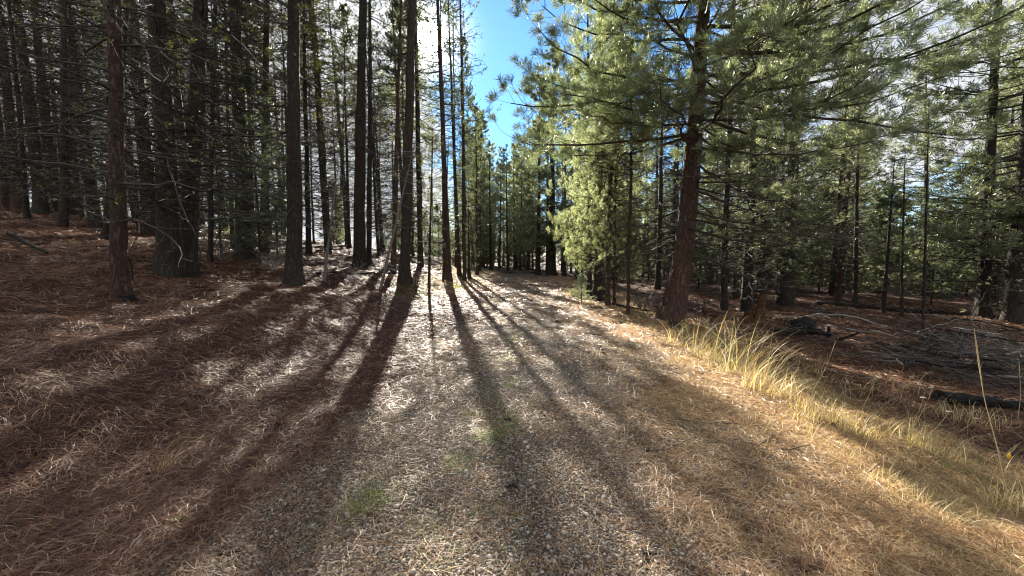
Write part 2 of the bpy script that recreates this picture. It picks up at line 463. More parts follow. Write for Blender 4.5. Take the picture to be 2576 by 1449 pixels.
# ------------------------------------------------------------------ trees
def grow(rng, zs, L, e, curve, n_tw, n_tl, wig=.06, r0=.011, tw_len=.42, K=8, az=None):
    """branches with side twigs: returns polylines (branches, twigs, twiglets) with radii"""
    M = len(zs)
    if az is None: az = rng.uniform(0, 2 * math.pi, M)
    s = np.linspace(0, 1, K)
    hor = L[:, None] * s[None] * np.cos(e)[:, None]
    bend = np.cumsum(rng.normal(0, wig, (M, K)), 1) * s[None] * L[:, None] * .8
    dirx, diry = np.cos(az), np.sin(az)
    P = np.empty((M, K, 3))
    P[..., 0] = dirx[:, None] * hor - diry[:, None] * bend
    P[..., 1] = diry[:, None] * hor + dirx[:, None] * bend
    P[..., 2] = zs[:, None] + hor * np.tan(e)[:, None] + curve[:, None] * L[:, None] * s[None] ** 2.2 + np.cumsum(rng.normal(0, wig * .3, (M, K)), 1) * L[:, None] * s[None]
    rad = (r0 * L)[:, None] * (1 - s[None] * .82) + .003
    T = nrm(np.gradient(P, axis=1))
    def side_shoots(P, T, L, n, lo, lenf, ang, up, K2, rr):
        M, K, _ = P.shape
        t = rng.uniform(lo, 1.0, (M, n)) ; t[:, 0] = 1.0
        f = t * (K - 1); i0 = np.minimum(f.astype(int), K - 2); fr = (f - i0)[..., None]
        mi = np.arange(M)[:, None]
        O = P[mi, i0] * (1 - fr) + P[mi, i0 + 1] * fr
        Tg = nrm(T[mi, i0] * (1 - fr) + T[mi, i0 + 1] * fr)
        A, B = frames(Tg)
        sgn = np.where(rng.uniform(size=(M, n)) < .5, -1, 1)[..., None]
        a_ = rng.uniform(ang * .6, ang * 1.3, (M, n))[..., None]
        a_[:, 0] *= .2
        roll = rng.normal(0, .45, (M, n))[..., None]
        sv = A * np.cos(roll) + B * np.sin(roll)
        d = nrm(Tg * np.cos(a_) + sv * sgn * np.sin(a_))
        l = lenf * L[:, None] * (1.15 - t * .75) * rng.uniform(.5, 1.2, (M, n))
        k = np.linspace(0, 1, K2)
        Q = O[:, :, None] + d[:, :, None] * (l[..., None] * k)[..., None]
        Q[..., 2] += (up * l)[..., None] * k ** 2
        Q = Q + np.cumsum(rng.normal(0, .05, Q.shape), 2) * (l[..., None] * k)[..., None]
        Q = Q.reshape(M * n, K2, 3); l = l.reshape(-1)
        r = (rr * (1 - .6 * k))[None] * np.clip(l, .3, 1.2)[:, None] ** .5
        return Q, l, r
    Q, l, r = side_shoots(P, T, L, n_tw, .18, tw_len, .95, .18, 5, .0085)
    TQ = nrm(np.gradient(Q, axis=1))
    if n_tl:
        S, l2, r2 = side_shoots(Q, TQ, l, n_tl, .25, .5, .8, .25, 3, .0055)
    else:
        S = np.zeros((0, 3, 3)); r2 = np.zeros((0, 3))
    return (P, rad), (Q, r), (S, r2)

def wood(acc, rng, parts, big=4):
    (P, r), (Q, q), (S, s) = parts
    tubes(acc, P, r, big, rng.uniform(0, .4, len(P)))
    tubes(acc, Q, q, 3, rng.uniform(0, .8, len(Q)))
    tubes(acc, S, s, 3, rng.uniform(.2, 1, len(S)))

def ends(P):
    return P[:, -1], nrm(P[:, -1] - P[:, -2])

def crown_profile(kind, z, z0, z1, rmax):
    t = np.clip((z - z0) / (z1 - z0), 0, 1)
    return rmax * (np.clip(1 - t, 0, 1) ** .75) * (0.72 + .28 * np.minimum(t / .15, 1)) + .25

def trunk_mesh(rng, Ht, r, sides=12, lean=0.0, flare=1.0, wob=.03, rough=.04, rings=26, top=.05):
    z = Ht * np.linspace(0, 1, rings) ** 1.35
    z[0] = -.35
    t = np.clip(z / Ht, 0, 1)
    rad = r * (1 - t) ** .85 + top * .3 + r * .55 * flare * np.exp(-np.clip(z, 0, None) / (r * 1.6))
    cx = np.cumsum(rng.normal(0, 1, rings)) * wob * .35 * (t > 0) * Ht / 20
    cy = np.cumsum(rng.normal(0, 1, rings)) * wob * .35 * (t > 0) * Ht / 20
    cx -= cx[0]; cy -= cy[0]
    th = np.arange(sides) * 2 * math.pi / sides
    lobes = 1 + .10 * flare * np.exp(-np.clip(z, 0, None) / (r * 2.2))[:, None] * np.sin(th * 4 + rng.uniform(0, 6))[None]
    rr = rad[:, None] * lobes * (1 + rng.normal(0, rough, (rings, sides)))
    V = np.stack([cx[:, None] + rr * np.cos(th), cy[:, None] + rr * np.sin(th), np.repeat(z[:, None], sides, 1)], -1)
    idx = np.arange(rings * sides).reshape(rings, sides)
    q = np.stack([idx[:-1], np.roll(idx[:-1], -1, 1), np.roll(idx[1:], -1, 1), idx[1:]], -1).reshape(-1, 4)
    return mesh_from('trunk', V.reshape(-1, 3), [q, idx[-1:][:, ::1]], None, True)

PROTO = {}
def proto(key, seed, Ht, dead=None, live=None, tn=12, tlen=.15, twd=.005, spread=.9):
    """branch and needle meshes shared by every tree of this habit. dead/live: dict of settings"""
    rng = np.random.default_rng(seed)
    aw = Acc(); an = Acc()
    if dead:
        M = dead['n']; zs = rng.uniform(dead['z0'], dead['z1'], M)
        L = dead['L'] * rng.uniform(.35, 1.15, M)
        e = rng.normal(R(dead.get('e', -3)), R(12), M); cv = rng.normal(dead.get('c', -.08), .12, M)
        pr = grow(rng, zs, L, e, cv, dead['tw'], dead['tl'], .08, .010, .40)
        wood(aw, rng, pr)
        if dead.get('tuft'):
            C, Dv = ends(pr[1][0]); k = rng.uniform(size=len(C)) < dead['tuft']
            tufts(an, rng, C[k], Dv[k], tn, tlen * .8, twd)
    if live:
        M = live['n']; zs = live['z0'] + (Ht - .3 - live['z0']) * rng.uniform(0, 1, M) ** live.get('pw', .9)
        Lp = crown_profile(key, zs, live['z0'], Ht, live['R'])
        L = Lp * rng.uniform(.6, 1.12, M)
        t = (zs - live['z0']) / (Ht - live['z0'])
        e = R(live.get('e', -8)) + R(42) * t ** 1.5 + rng.normal(0, R(8), M)
        cv = np.full(M, live.get('c', .22)) + rng.normal(0, .06, M)
        pr = grow(rng, zs, L, e, cv, live['tw'], live['tl'], .05, .010, .42)
        wood(aw, rng, pr)
        for j, (Q, q) in enumerate(pr):
            if j == 0 or not len(Q): continue
            C, Dv = ends(Q)
            k = rng.uniform(size=len(C)) < live.get('keep', 1)
            tufts(an, rng, C[k], Dv[k], tn, tlen, twd, spread)
            if j == 1:
                k2 = k & (rng.uniform(size=len(C)) < .7)
                C2 = Q[:, -2]; tufts(an, rng, C2[k2], Dv[k2], max(4, tn // 2), tlen, twd, spread)
    PROTO[key] = (aw.mesh('branchwork'), an.mesh('crown'), Ht)

for i in range(3):     # bare-limbed pines with a thin high crown
    proto('bare%d' % i, 10 + i, 21, dict(n=150, z0=1.3, z1=14, L=2.6, tw=9, tl=3, tuft=.14, c=-.14, e=4),
          dict(n=55, z0=9 + i, R=2.3, tw=9, tl=2, keep=.7), tn=9, tlen=.15, twd=.009)
for i in range(3):     # green pines clothed low down
    proto('green%d' % i, 20 + i, 16, dict(n=40, z0=.6, z1=5, L=2.0, tw=8, tl=3, tuft=.3),
          dict(n=112, z0=1.8, R=2.9, tw=11, tl=3, pw=1.2, c=.22), tn=11, tlen=.17, twd=.009, spread=1.3)
for i in range(2):     # slim pole pines
    proto('pole%d' % i, 30 + i, 18, dict(n=90, z0=1.5, z1=9, L=1.3, tw=7, tl=3, tuft=.15),
          dict(n=100, z0=5.5, R=1.8, tw=10, tl=2, c=.25), tn=10, tlen=.15, twd=.010)
for i in range(2):     # young pines, green to the ground
    proto('young%d' % i, 40 + i, 6, None, dict(n=90, z0=.3, R=1.5, tw=11, tl=3, pw=1.1, c=.3), tn=11, tlen=.13, twd=.008)
proto('airy0', 65, 22, dict(n=62, z0=1.8, z1=12, L=1.7, tw=9, tl=3, tuft=.2),
      dict(n=80, z0=8, R=2.7, tw=9, tl=3, keep=.75, c=.2), tn=10, tlen=.15, twd=.009)
proto('high0', 66, 22, dict(n=36, z0=3, z1=10, L=.9, tw=7, tl=2, tuft=.2),
      dict(n=105, z0=9, R=2.7, tw=10, tl=3, keep=.75, c=.2), tn=10, tlen=.15, twd=.009)
for i in range(2):     # bright fluffy roadside pines
    proto('fluff%d' % i, 70 + i, 14, dict(n=60, z0=.5, z1=6, L=1.5, tw=9, tl=4, tuft=.2),
          dict(n=110, z0=1.3, R=2.5, tw=8, tl=2, pw=1.1, c=.15), tn=24, tlen=.14, twd=.006, spread=1.9)
proto('sapling0', 50, 5.5, dict(n=26, z0=.5, z1=5, L=.7, tw=4, tl=2, tuft=.2), dict(n=16, z0=3.6, R=.6, tw=5, tl=0), tn=8, tlen=.12, twd=.005)
proto('sapling1', 51, 6.0, dict(n=40, z0=.4, z1=5.8, L=.9, tw=5, tl=3), None)
for i in range(2):     # roadside pines, sparse open crown that lets the sun through
    proto('open%d' % i, 60 + i, 22, dict(n=78, z0=1.8, z1=13, L=1.8, tw=8, tl=3, tuft=.15),
          dict(n=54, z0=8, R=2.3, tw=8, tl=2, keep=.7, c=.2), tn=10, tlen=.15, twd=.009)

FILLTRUNK = {}
def fill_trunk(kind, j):
    k = (kind, j)
    if k not in FILLTRUNK:
        rng = np.random.default_rng(900 + hash(kind[0]) % 7 + j)
        rr = {'b': .17, 'g': .16, 'p': .10, 'y': .06, 's': .025, 'o': .15, 'a': .15, 'f': .1, 'h': .12}[kind[0]]
        rr *= (0.75, 1.0, 1.3)[j]
        FILLTRUNK[k] = trunk_mesh(rng, PROTO[kind][2], rr, 10, wob=.05, rings=18, top=.02)
    return FILLTRUNK[k]

COUNT = {}
PLACED = []
def tree(name, label, cat, x, y, kind, Ht=None, r=None, lean=(0, 0), needle=None, bark=None, group=None, az=None, seed=None, fill=None, wide=1.0, twig=None, flare=1.0):
    bw, cr, H0 = PROTO[kind]
    rs = random.Random(seed if seed is not None else int(x * 1000 + y * 77))
    Ht = Ht or H0
    s = Ht / H0
    if az is None: az = rs.uniform(0, 6.28)
    t = thing(name, label, cat, (x, y, gz(x, y)), group)
    # lean: shear-free tilt of the whole tree
    t.rotation_euler = (Matrix.Rotation(math.atan(lean[0]), 3, 'Y') @ Matrix.Rotation(-math.atan(lean[1]), 3, 'X') @ Matrix.Rotation(az, 3, 'Z')).to_euler()
    if fill is not None:
        tm = fill_trunk(kind, fill); t.scale = (s * wide, s * wide, s)
        link('trunk', tm, bark or M_BARK, t)
        sc2 = None
    else:
        rng = np.random.default_rng(rs.randrange(10 ** 6))
        near = y < 16
        tm = trunk_mesh(rng, Ht, r, 20 if near else 12, rings=40 if near else 22, top=.02, rough=.035, flare=flare)
        link('trunk', tm, bark or M_BARK, t)
        sc2 = (s * wide, s * wide, s)
    for nm, me, mt in (('branchwork', bw, twig or M_TWIG), ('crown', cr, needle or M_DARKNEEDLE)):
        if me is None: continue
        o = bpy.data.objects.new(nm, me); COL.objects.link(o); o.parent = t
        if sc2: o.scale = sc2
        if not me.materials: me.materials.append(mt)
        if me.materials[0] != mt:
            o.material_slots[0].link = 'OBJECT'; o.material_slots[0].material = mt
    PLACED.append((x, y))
    return t

def lean_for(px, py, ptx, x, y, pty=0.0):
    """sideways lean that takes a trunk from base pixel to (ptx, pty)"""
    r = ray(ptx, pty); r = r / r[1]
    X, Z = r[0] * y, CAMZ + r[2] * y
    return (X - x) / (Z - gz(x, y))

# measured trunks: base px, base py, width px, top px (at the top edge), habit, height, material, label
def near_tree(px, py, wpx, ptx, kind, Ht, label, y=None, name='pine_tree', needle=None, bark=None, ly=0.0, pty=0.0, az=None, wide=1.0, group=None, cat='tree', twig=None, flare=1.0):
    if y is None:
        x, y = hit(px, py)
    else:
        x = ray(px, py)[0] / ray(px, py)[1] * y
        # keep the column of the photograph; the ground decides the height
    r = wpx / 2 / F * y
    lx = lean_for(px, py, ptx, x, y, pty)
    print('TREE %-60s x %.1f y %.1f z %.2f r %.2f lean %.3f basepy %.0f' % (label[:60], x, y, gz(x, y), r, lx,
          H / 2 - F * ((gz(x, y) - CAMZ) * math.cos(PITCH) + y * math.sin(PITCH)) / (y * math.cos(PITCH) - (gz(x, y) - CAMZ) * math.sin(PITCH))))
    return tree(name, label, cat, x, y, kind, Ht, r, (lx, ly), needle, bark, group, az, wide=wide, twig=twig, flare=flare)

LEFT = [
    (307, 745, 33, 281, 'bare0', 17, 'grey-brown pine with a charred black foot, nearest whole trunk in the left-hand woods', None, M_BARK_R),
    (428, 693, 44, 388, 'bare1', 21, 'stout nearly black pine with pale roots, front left one of a tight pair of trunks', None, M_BARK),
    (468, 697, 38, 508, 'bare2', 21, 'stout pine leaning away to the right from the nearly black trunk it almost touches', None, M_BARK),
    (383, 595, 34, 325, 'bare0', 20, 'dark pine standing just behind and left of the tight pair of stout trunks', 17.5, M_BARK),
    (244, 573, 26, 165, 'bare1', 20, 'dark pine leaning hard to the left behind the trunk with a charred foot', 17, M_BARK),
    (268, 603, 17, 330, 'bare2', 12, 'short black trunk leaning right, half hidden behind the trunk with a charred foot', None, M_BARK),
    (159, 588, 18, 165, 'bare0', 18, 'slender black upright pine alone on the open needle slope at far left', 16, M_BARK),
    (50, 530, 24, 0, 'bare1', 20, 'second trunk from the left edge in the row along the crest of the slope', 23, M_BARK_R),
    (16, 527, 20, -40, 'bare2', 20, 'leftmost reddish trunk in the row along the crest of the slope', 24, M_BARK_R),
    (108, 542, 27, 40, 'bare2', 20, 'left-leaning trunk in the crest row just left of the slender black pine', 22, M_BARK),
    (137, 545, 24, 88, 'bare0', 20, 'reddish trunk in the crest row directly behind the slender black pine', 23.5, M_BARK_R),
    (190, 547, 26, 160, 'bare1', 20, 'reddish trunk in the crest row just right of the slender black pine', 24.5, M_BARK_R),
    (614, 650, 34, 590, 'bare0', 21, 'tall thick grey pine midway between the tight pair and the broad rough trunk', None, M_BARK),
    (665, 632, 20, 670, 'bare1', 21, 'tall grey pine standing behind the twiggy thicket, right of the thick grey pine', None, M_BARK),
    (742, 717, 36, 738, 'open1', 19, 'broad rough blue-grey pine at the edge of the needle bank, ringed with low twigs', None, M_BARK),
    (777, 640, 13, 765, 'pole0', 19, 'thin dark pine rising behind the broad rough trunk at the bank edge', None, M_BARK),
    (530, 660, 11, 540, 'pole1', 18, 'thin dark stem right of the tight pair of stout trunks', None, M_BARK),
    (585, 625, 9, 570, 'pole0', 18, 'very thin stem beside the left side of the thick grey pine', None, M_BARK),
]
for px, py, wp, tx, kd, ht, lb, yy, bk in LEFT:
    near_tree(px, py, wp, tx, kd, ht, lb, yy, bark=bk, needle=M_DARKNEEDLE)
ROADL = [
    (907, 677, 29, 917, 'open0', 23, 'tall dark straight pine left of the track with a slim twin behind it', M_BARK, M_DARKNEEDLE),
    (928, 665, 13, 930, 'open1', 20, 'slim twin trunk right behind the tall straight dark pine left of the track', M_BARK, M_DARKNEEDLE),
    (990, 690, 13, 1010, 'pole0', 15, 'thin reddish pine just left of the bare trunk closest to the sun', M_BARK_R, M_DARKNEEDLE),
    (1019, 713, 26, 1034, 'open1', 23, 'tall bare smooth-looking trunk just left of the sun, casting a long shadow on the track', M_BARK, M_DARKNEEDLE),
    (1129, 706, 16, 1098, 'airy0', 21, 'brown pine on the mossy track edge under the right side of the sun', M_BARK_R, M_NEEDLE),
    (1155, 694, 11, 1128, 'open1', 20, 'thinner brown pine at the track edge, just beyond the one on the moss', M_BARK_R, M_NEEDLE),
    (1173, 683, 9, 1165, 'pole0', 18, 'narrow dark pine where the left edge of the track disappears', M_BARK, M_NEEDLE),
]
for px, py, wp, tx, kd, ht, lb, bk, nd in ROADL:
    near_tree(px, py, wp, tx, kd, ht, lb, bark=bk, needle=nd, wide=.78 if px == 1129 else .66)

for px, y, ht, kd, lb in ((655, 13.5, 6.5, 'fluff0', 'thin yellow-green young pine left of the broad rough trunk'), (560, 15.5, 6, 'fluff1', 'airy yellow-green young pine before the thick grey pine'),
                          (700, 17.5, 7, 'fluff1', 'thin young pine with lit sprays behind the broad rough trunk')):
    tree('young_pine', lb, 'tree', (px - W / 2) / F * y, y, kd, ht, .035, (0, 0), M_NEEDLE, M_BARK, 'thin young pines among the left trunks', wide=1.1)
# thin saplings and pale leaning stems left of the track
near_tree(1079, 727, 7, 1090, 'sapling0', 6.5, 'dark thin sapling standing alone at the left edge of the track', name='sapling', pty=300, cat='sapling', needle=M_NEEDLE, flare=.3)
near_tree(1115, 708, 6, 1130, 'sapling0', 7.0, 'slender brown sapling between the lone thin sapling and the pine on the moss', name='sapling', pty=300, cat='sapling', needle=M_NEEDLE, flare=.3)
near_tree(957, 729, 7, 1035, 'sapling1', 5.2, 'pale bare sapling leaning right in front of the trunk closest to the sun', name='sapling', pty=390, cat='sapling', twig=M_TWIG_P, bark=M_TWIG_P, flare=.2)
near_tree(815, 708, 6, 850, 'sapling1', 3.6, 'pale grey bare sapling just right of the broad rough trunk', name='sapling', pty=430, cat='sapling', twig=M_TWIG_P, bark=M_TWIG_P, flare=.2)

RIGHT = [
    (1506, 756, 26, 1512, 'fluff0', 15, 'dark-stemmed pine with bright low sprays, first stout trunk right of the track', M_BARK, M_NEEDLE_L, None),
    (1529, 770, 12, 1545, 'fluff1', 12, 'thin brown pine touching the first stout trunk right of the track', M_BARK_R, M_NEEDLE_L, None),
    (1545, 769, 7, 1560, 'fluff0', 9, 'pencil-thin pine between two brown stems right of the track', M_BARK, M_NEEDLE_L, None),
    (1580, 793, 8, 1590, 'bare0', 9, 'thin crooked brown pine midway to the huge red-barked trunk', M_BARK_R, M_NEEDLE_L, None),
    (1484, 745, 12, 1478, 'fluff1', 13, 'slim pine just left of the first stout trunk right of the track', M_BARK, M_NEEDLE_L, None),
    (1388, 693, 20, 1392, 'green1', 17, 'paired dark trunk beyond the bend with a tall pointed crown', M_BARK, M_NEEDLE, None),
    (1353, 692, 12, 1358, 'green0', 15, 'dark trunk at the bend just right of the low brush heap', M_BARK, M_NEEDLE, None),
    (1822, 782, 16, 1850, 'bare1', 17, 'thin dark pine just right of the huge red-barked trunk', M_BARK, M_NEEDLE, 15),
    (1875, 768, 24, 1905, 'green2', 16, 'black trunk directly behind the broken orange stump', M_BARK, M_NEEDLE, 16),
    (1910, 760, 22, 1945, 'bare0', 18, 'second black trunk behind the broken orange stump, a little farther right', M_BARK, M_NEEDLE, 17.5),
    (1977, 742, 30, 2020, 'bare2', 19, 'stout black trunk in deep shade between the stump and the brush pile', M_BARK, M_NEEDLE, 18),
    (2324, 812, 6, 2345, 'sapling0', 7, 'whip-thin dark sapling in front of the shaded right-hand woods', M_BARK, M_NEEDLE, 12.5),
    (2269, 788, 6, 2285, 'sapling0', 7, 'thin sapling left of the whip-thin one, before the right-hand woods', M_BARK, M_NEEDLE, 16),
    (2470, 803, 25, 2510, 'green0', 19, 'sturdy dark trunk before yellow-green foliage near the right edge', M_BARK, M_NEEDLE, 15.5),
    (2546, 814, 32, 2600, 'green1', 20, 'stout dark trunk cut by the right edge, beside the sturdy one', M_BARK, M_NEEDLE, 14.5),
    (2222, 790, 8, 2280, 'sapling1', 7, 'thin right-leaning bare stem behind the fallen log', M_BARK, M_NEEDLE, 17),
    (2150, 780, 10, 2165, 'pole0', 14, 'thin shaded pine behind the fallen log, left of the leaning stem', M_BARK, M_NEEDLE, 19),
    (2329, 770, 14, 2329, 'green2', 18, 'tall pointed pine standing against the sky in the right-hand gap', M_BARK, M_NEEDLE, 30),
]
for px, py, wp, tx, kd, ht, lb, bk, nd, yy in RIGHT:
    sap = kd.startswith('sap')
    near_tree(px, py, wp, tx, kd, ht, lb, yy, bark=bk, needle=nd, name='sapling' if sap else 'pine_tree', cat='sapling' if sap else 'tree', wide=.62 if 1480 < px < 1600 else 1.0)

# far poles closing the view at the end of the track
FARP = [(1207, 682, 6), (1235, 682, 8), (1257, 676, 6), (1277, 676, 6), (1295, 678, 7), (1327, 678, 7), (1308, 676, 5), (1340, 676, 5), (1415, 690, 8), (1437, 690, 6)]
for i, (px, py, wp) in enumerate(FARP):
    y = 38 + (i * 37 % 11) * .8
    x = (px - W / 2) / F * y
    tree('pine_tree', 'one of the thin dark pines standing in a screen beyond the end of the track', 'tree', x, y, 'pole%d' % (i % 2), 11.5 + (i * 7 % 5) * .4 + abs(px - 1270) * .022,
         wp / 2 / F * y, (random.Random(i).uniform(-.02, .02), 0), M_NEEDLE_L if i % 3 else M_NEEDLE, group='thin pines screening the end of the track')

# ------------------------------------------------------------------ the rest of the forest
rf = random.Random(5)
def free(x, y, dmin):
    return all((x - a) ** 2 + (y - b) ** 2 > dmin * dmin for a, b in PLACED)
def scatter(n, xr, yr, dmin, pick, ok=None, tries=6000):
    k = 0
    for _ in range(tries):
        if k >= n: break
        x, y = rf.uniform(*xr), rf.uniform(*yr)
        if abs(x) > y * 1.42 + 1.5: continue
        if ok and not ok(x, y): continue
        if not free(x, y, dmin): continue
        d, hw = road_d(x, y)
        if abs(float(d)) < float(hw) + .8 and y < 42: continue
        pick(x, y); k += 1
    return k

def gap_h(x, y):
    """tallest crown that keeps the strip of sky open above the track"""
    u = x / y * F
    r_ = 1.3 / y * F
    lim = 99
    for cx, half, py in ((0, 70, 0), (-10, 45, 200), (-14, 22, 340)):
        if abs(u - cx) < half + r_: lim = min(lim, None or 99)
    if -75 - r_ * .8 < u < 62 + r_ * .8:
        # skyline of the notch: lowest near px 1272, rising to both sides
        px = u + W / 2
        py = 385 if abs(px - 1272) < 25 else max(150, 385 - (abs(px - 1272) - 25) * 4)
        lim = CAMZ + (640 - py) / F * y
    return lim

def p_left(x, y):
    k = rf.choice(['bare0', 'bare1', 'bare2', 'bare0', 'bare1', 'pole0'])
    tree('pine_tree', 'one of the bare-limbed dark pines packed deep in the left-hand woods', 'tree', x, y, k, rf.uniform(16, 22),
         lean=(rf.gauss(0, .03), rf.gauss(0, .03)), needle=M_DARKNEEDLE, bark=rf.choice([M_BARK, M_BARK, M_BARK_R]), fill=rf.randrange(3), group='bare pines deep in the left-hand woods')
def sun_lane(x, y):
    """keep some air between the sun and the track"""
    d = x + .193 * y      # offset from the sun's ground line through the camera
    return not ((-2.1 < d < 6 or -6.0 < d < -4.6 or (-6 < d < -3.8 and y < 32)) and y < 60 and x < -1)
n1 = scatter(62, (-46, -6.5), (11, 44), 2.3, p_left, lambda x, y: x < -5.5 - .05 * y and sun_lane(x, y) and not (x / y < -.75 and y < 14))
def p_cen(x, y):
    lim = gap_h(x, y)
    if lim < 5.5: return
    ht = min(rf.uniform(13, 19), lim)
    k = rf.choice(['green0', 'green1', 'green2', 'pole0', 'pole1'])
    tree('pine_tree', 'one of the sunlit green pines massed behind the far bend of the track', 'tree', x, y, k, ht,
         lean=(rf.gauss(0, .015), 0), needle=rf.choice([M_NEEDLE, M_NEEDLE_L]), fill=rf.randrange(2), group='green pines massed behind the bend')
n2 = scatter(12, (-16, 20), (43, 85), 2.6, p_cen, lambda x, y: not (x < -3 and x > -14 and y < 60))
def p_right(x, y):
    k = rf.choice(['green0', 'green1', 'green2', 'bare0', 'bare1', 'pole1'])
    tree('pine_tree', 'one of the twiggy half-bare pines standing in the woods right of the track' if k[0] == 'b' else 'one of the shaded green pines filling the woods right of the track', 'tree', x, y, k, rf.uniform(12, 18),
         lean=(rf.gauss(0, .02), rf.gauss(0, .02)), needle=rf.choice([M_NEEDLE, M_NEEDLE, M_DARKNEEDLE, M_NEEDLE_L]), fill=rf.randrange(3), group='half-bare pines in the right-hand woods' if k[0] == 'b' else 'green pines in the right-hand woods')
def ok_right(x, y):
    u = x / y * F
    if x < 5.3 + .03 * y: return False
    if 870 < u < 1210 and y < 55: return False       # the gap with sky near the right edge
    return x > 5.3 and not (x > 5 and y < 15.5 and x < 20)
n3 = scatter(92, (5, 62), (14, 60), 2.2, p_right, ok_right)
def p_young(x, y):
    zn = 0 if x > 9 else (1 if x > -14 and y > 38 else 2)
    tree('young_pine', ('one of the small bushy pines growing beneath the tall trees on the right', 'one of the small bushy pines filling in behind the end of the track',
         'one of the small bushy pines seen low between the left-hand trunks')[zn], 'tree', x, y, rf.choice(['young0', 'young1']), rf.uniform(2.5, 6.5),
         needle=rf.choice([M_NEEDLE, M_NEEDLE_L]), fill=rf.randrange(2), group=('small bushy pines under the right-hand woods', 'small bushy pines behind the end of the track', 'small bushy pines behind the left-hand trunks')[zn])
n4 = scatter(34, (4, 50), (20, 55), 1.9, p_young, lambda x, y: x > 6 + .03 * y)
n5 = scatter(14, (-20, -4), (26, 50), 1.9, p_young, lambda x, y: float(road_d(x, y)[0]) < -5)
def p_belt(x, y):
    tree('pine_tree', 'one of the far dim green pines closing the view behind the right-hand woods', 'tree', x, y, rf.choice(['green0', 'green1', 'green2']), rf.uniform(9, 15),
         needle=rf.choice([M_NEEDLE, M_NEEDLE_L]), fill=rf.randrange(2), group='far pines behind the right-hand woods', wide=1.25)
n6 = scatter(36, (12, 100), (45, 74), 3.2, p_belt)
n7 = scatter(45, (9, 80), (40, 62), 1.6, p_young)
n8 = scatter(14, (-13, 9), (41, 60), 1.4, p_young)
n9 = scatter(22, (-75, -14), (34, 58), 2.2, p_young)
for i, (px, y, ht, nd) in enumerate([(1200, 31, 13, 0), (1206, 39, 15, 1), (1180, 25.5, 4.5, 0), (1148, 33, 23, 1), (1118, 26, 20, 0), (1055, 24, 19, 0), (1025, 31, 21, 1), (1180, 47, 16, 1), (1212, 55, 21, 1), (1192, 61, 25, 0), (1168, 24, 24, 0), (1062, 24, 24, 0), (1090, 75, 27, 0), (1040, 35, 26, 1)]):
    tree('pine_tree', ['leafy pine whose right side edges the strip of blue sky', 'leafy pine behind the one edging the strip of sky, over the vanishing track edge',
                       'small bushy pine just beyond the brown pine on the moss', 'leafy pine filling the space between the sun and the strip of sky',
                       'open-crowned pine standing just right of the sun', 'open-crowned pine just behind the lone thin sapling, left of the sun', 'slim pine seen between the sapling and the bare trunk by the sun',
                       'leafy pine far beyond the vanishing track edge',
                       'broad far pine at the left foot of the strip of blue sky', 'tallest far pine left of the strip of blue sky', 'tall open pine leaning its crown over the left side of the strip of sky',
                       'slim high-crowned pine just left of the sun disc', 'far slim pine seen low beneath the sun disc', 'far high-crowned pine between the bare trunk and the sun'][i], 'tree', (px - W / 2) / F * y, y, ('pole0', 'pole1', 'green1', 'open0', 'open1', 'open0', 'pole0', 'green0', 'green1', 'green2', 'open0', 'high0', 'high0', 'high0')[i], ht, .11, (0, 0), (M_NEEDLE, M_NEEDLE_L)[nd], wide=.8)
# tall skyline pines right of the track
for i, (px, pt, y) in enumerate([(1377, 208, 33), (1420, 235, 30), (1330, 330, 40), (1452, 180, 26), (1300, 365, 46), (1352, 300, 44)]):
    x = (px - W / 2) / F * y
    ht = CAMZ + (640 - pt) / F * y - gz(x, y)
    tree('pine_tree', ['tall full pine whose tip stands right of the strip of blue sky', 'broad pine right behind the tall full one beside the strip of sky',
                       'pointed pine on the skyline at the right foot of the strip of sky', 'bushy lit pine overhanging the right edge of the distant track',
                       'small pointed pine at the very bottom of the strip of sky', 'slim pine between the pointed skyline pine and the tall full one'][i],
         'tree', x, y, ('green0', 'fluff1', 'green2', 'fluff0', 'green1', 'green0')[i], ht, .16, (0, 0), M_NEEDLE_L if i != 3 else M_NEEDLE, wide=.8)
print('fill', n1, n2, n3, n4, n5)

for i in range(9):       # low bright pines at the road end
    y = 43 + (i * 5 % 7) * 1.2; px = 1186 + i * 19
    tree('young_pine', 'one of the low bright pines at the far end of the track', 'tree', (px - W / 2) / F * y, y, ('fluff0', 'fluff1')[i % 2], 5.0 + (i * 3 % 4) * .9,
         needle=M_NEEDLE_L, fill=1, group='low bright pines at the far end of the track')
for i in range(13):      # wall of lit pines across the end of the track
    y = 50 + (i * 29 % 17) * 1.4; px = 1176 + i * 13
    x = (px - W / 2) / F * y
    tree('pine_tree', 'one of the sunlit pines walling off the view under the strip of blue sky', 'tree', x, y, ('pole1', 'pole0', 'pole1', 'green2')[i % 4], min(gap_h(x, y), 19) * (.93 + .07 * (i % 2)),
         needle=M_NEEDLE_L if i % 3 else M_NEEDLE, fill=i % 2, wide=1.15, group='sunlit pines under the strip of sky')
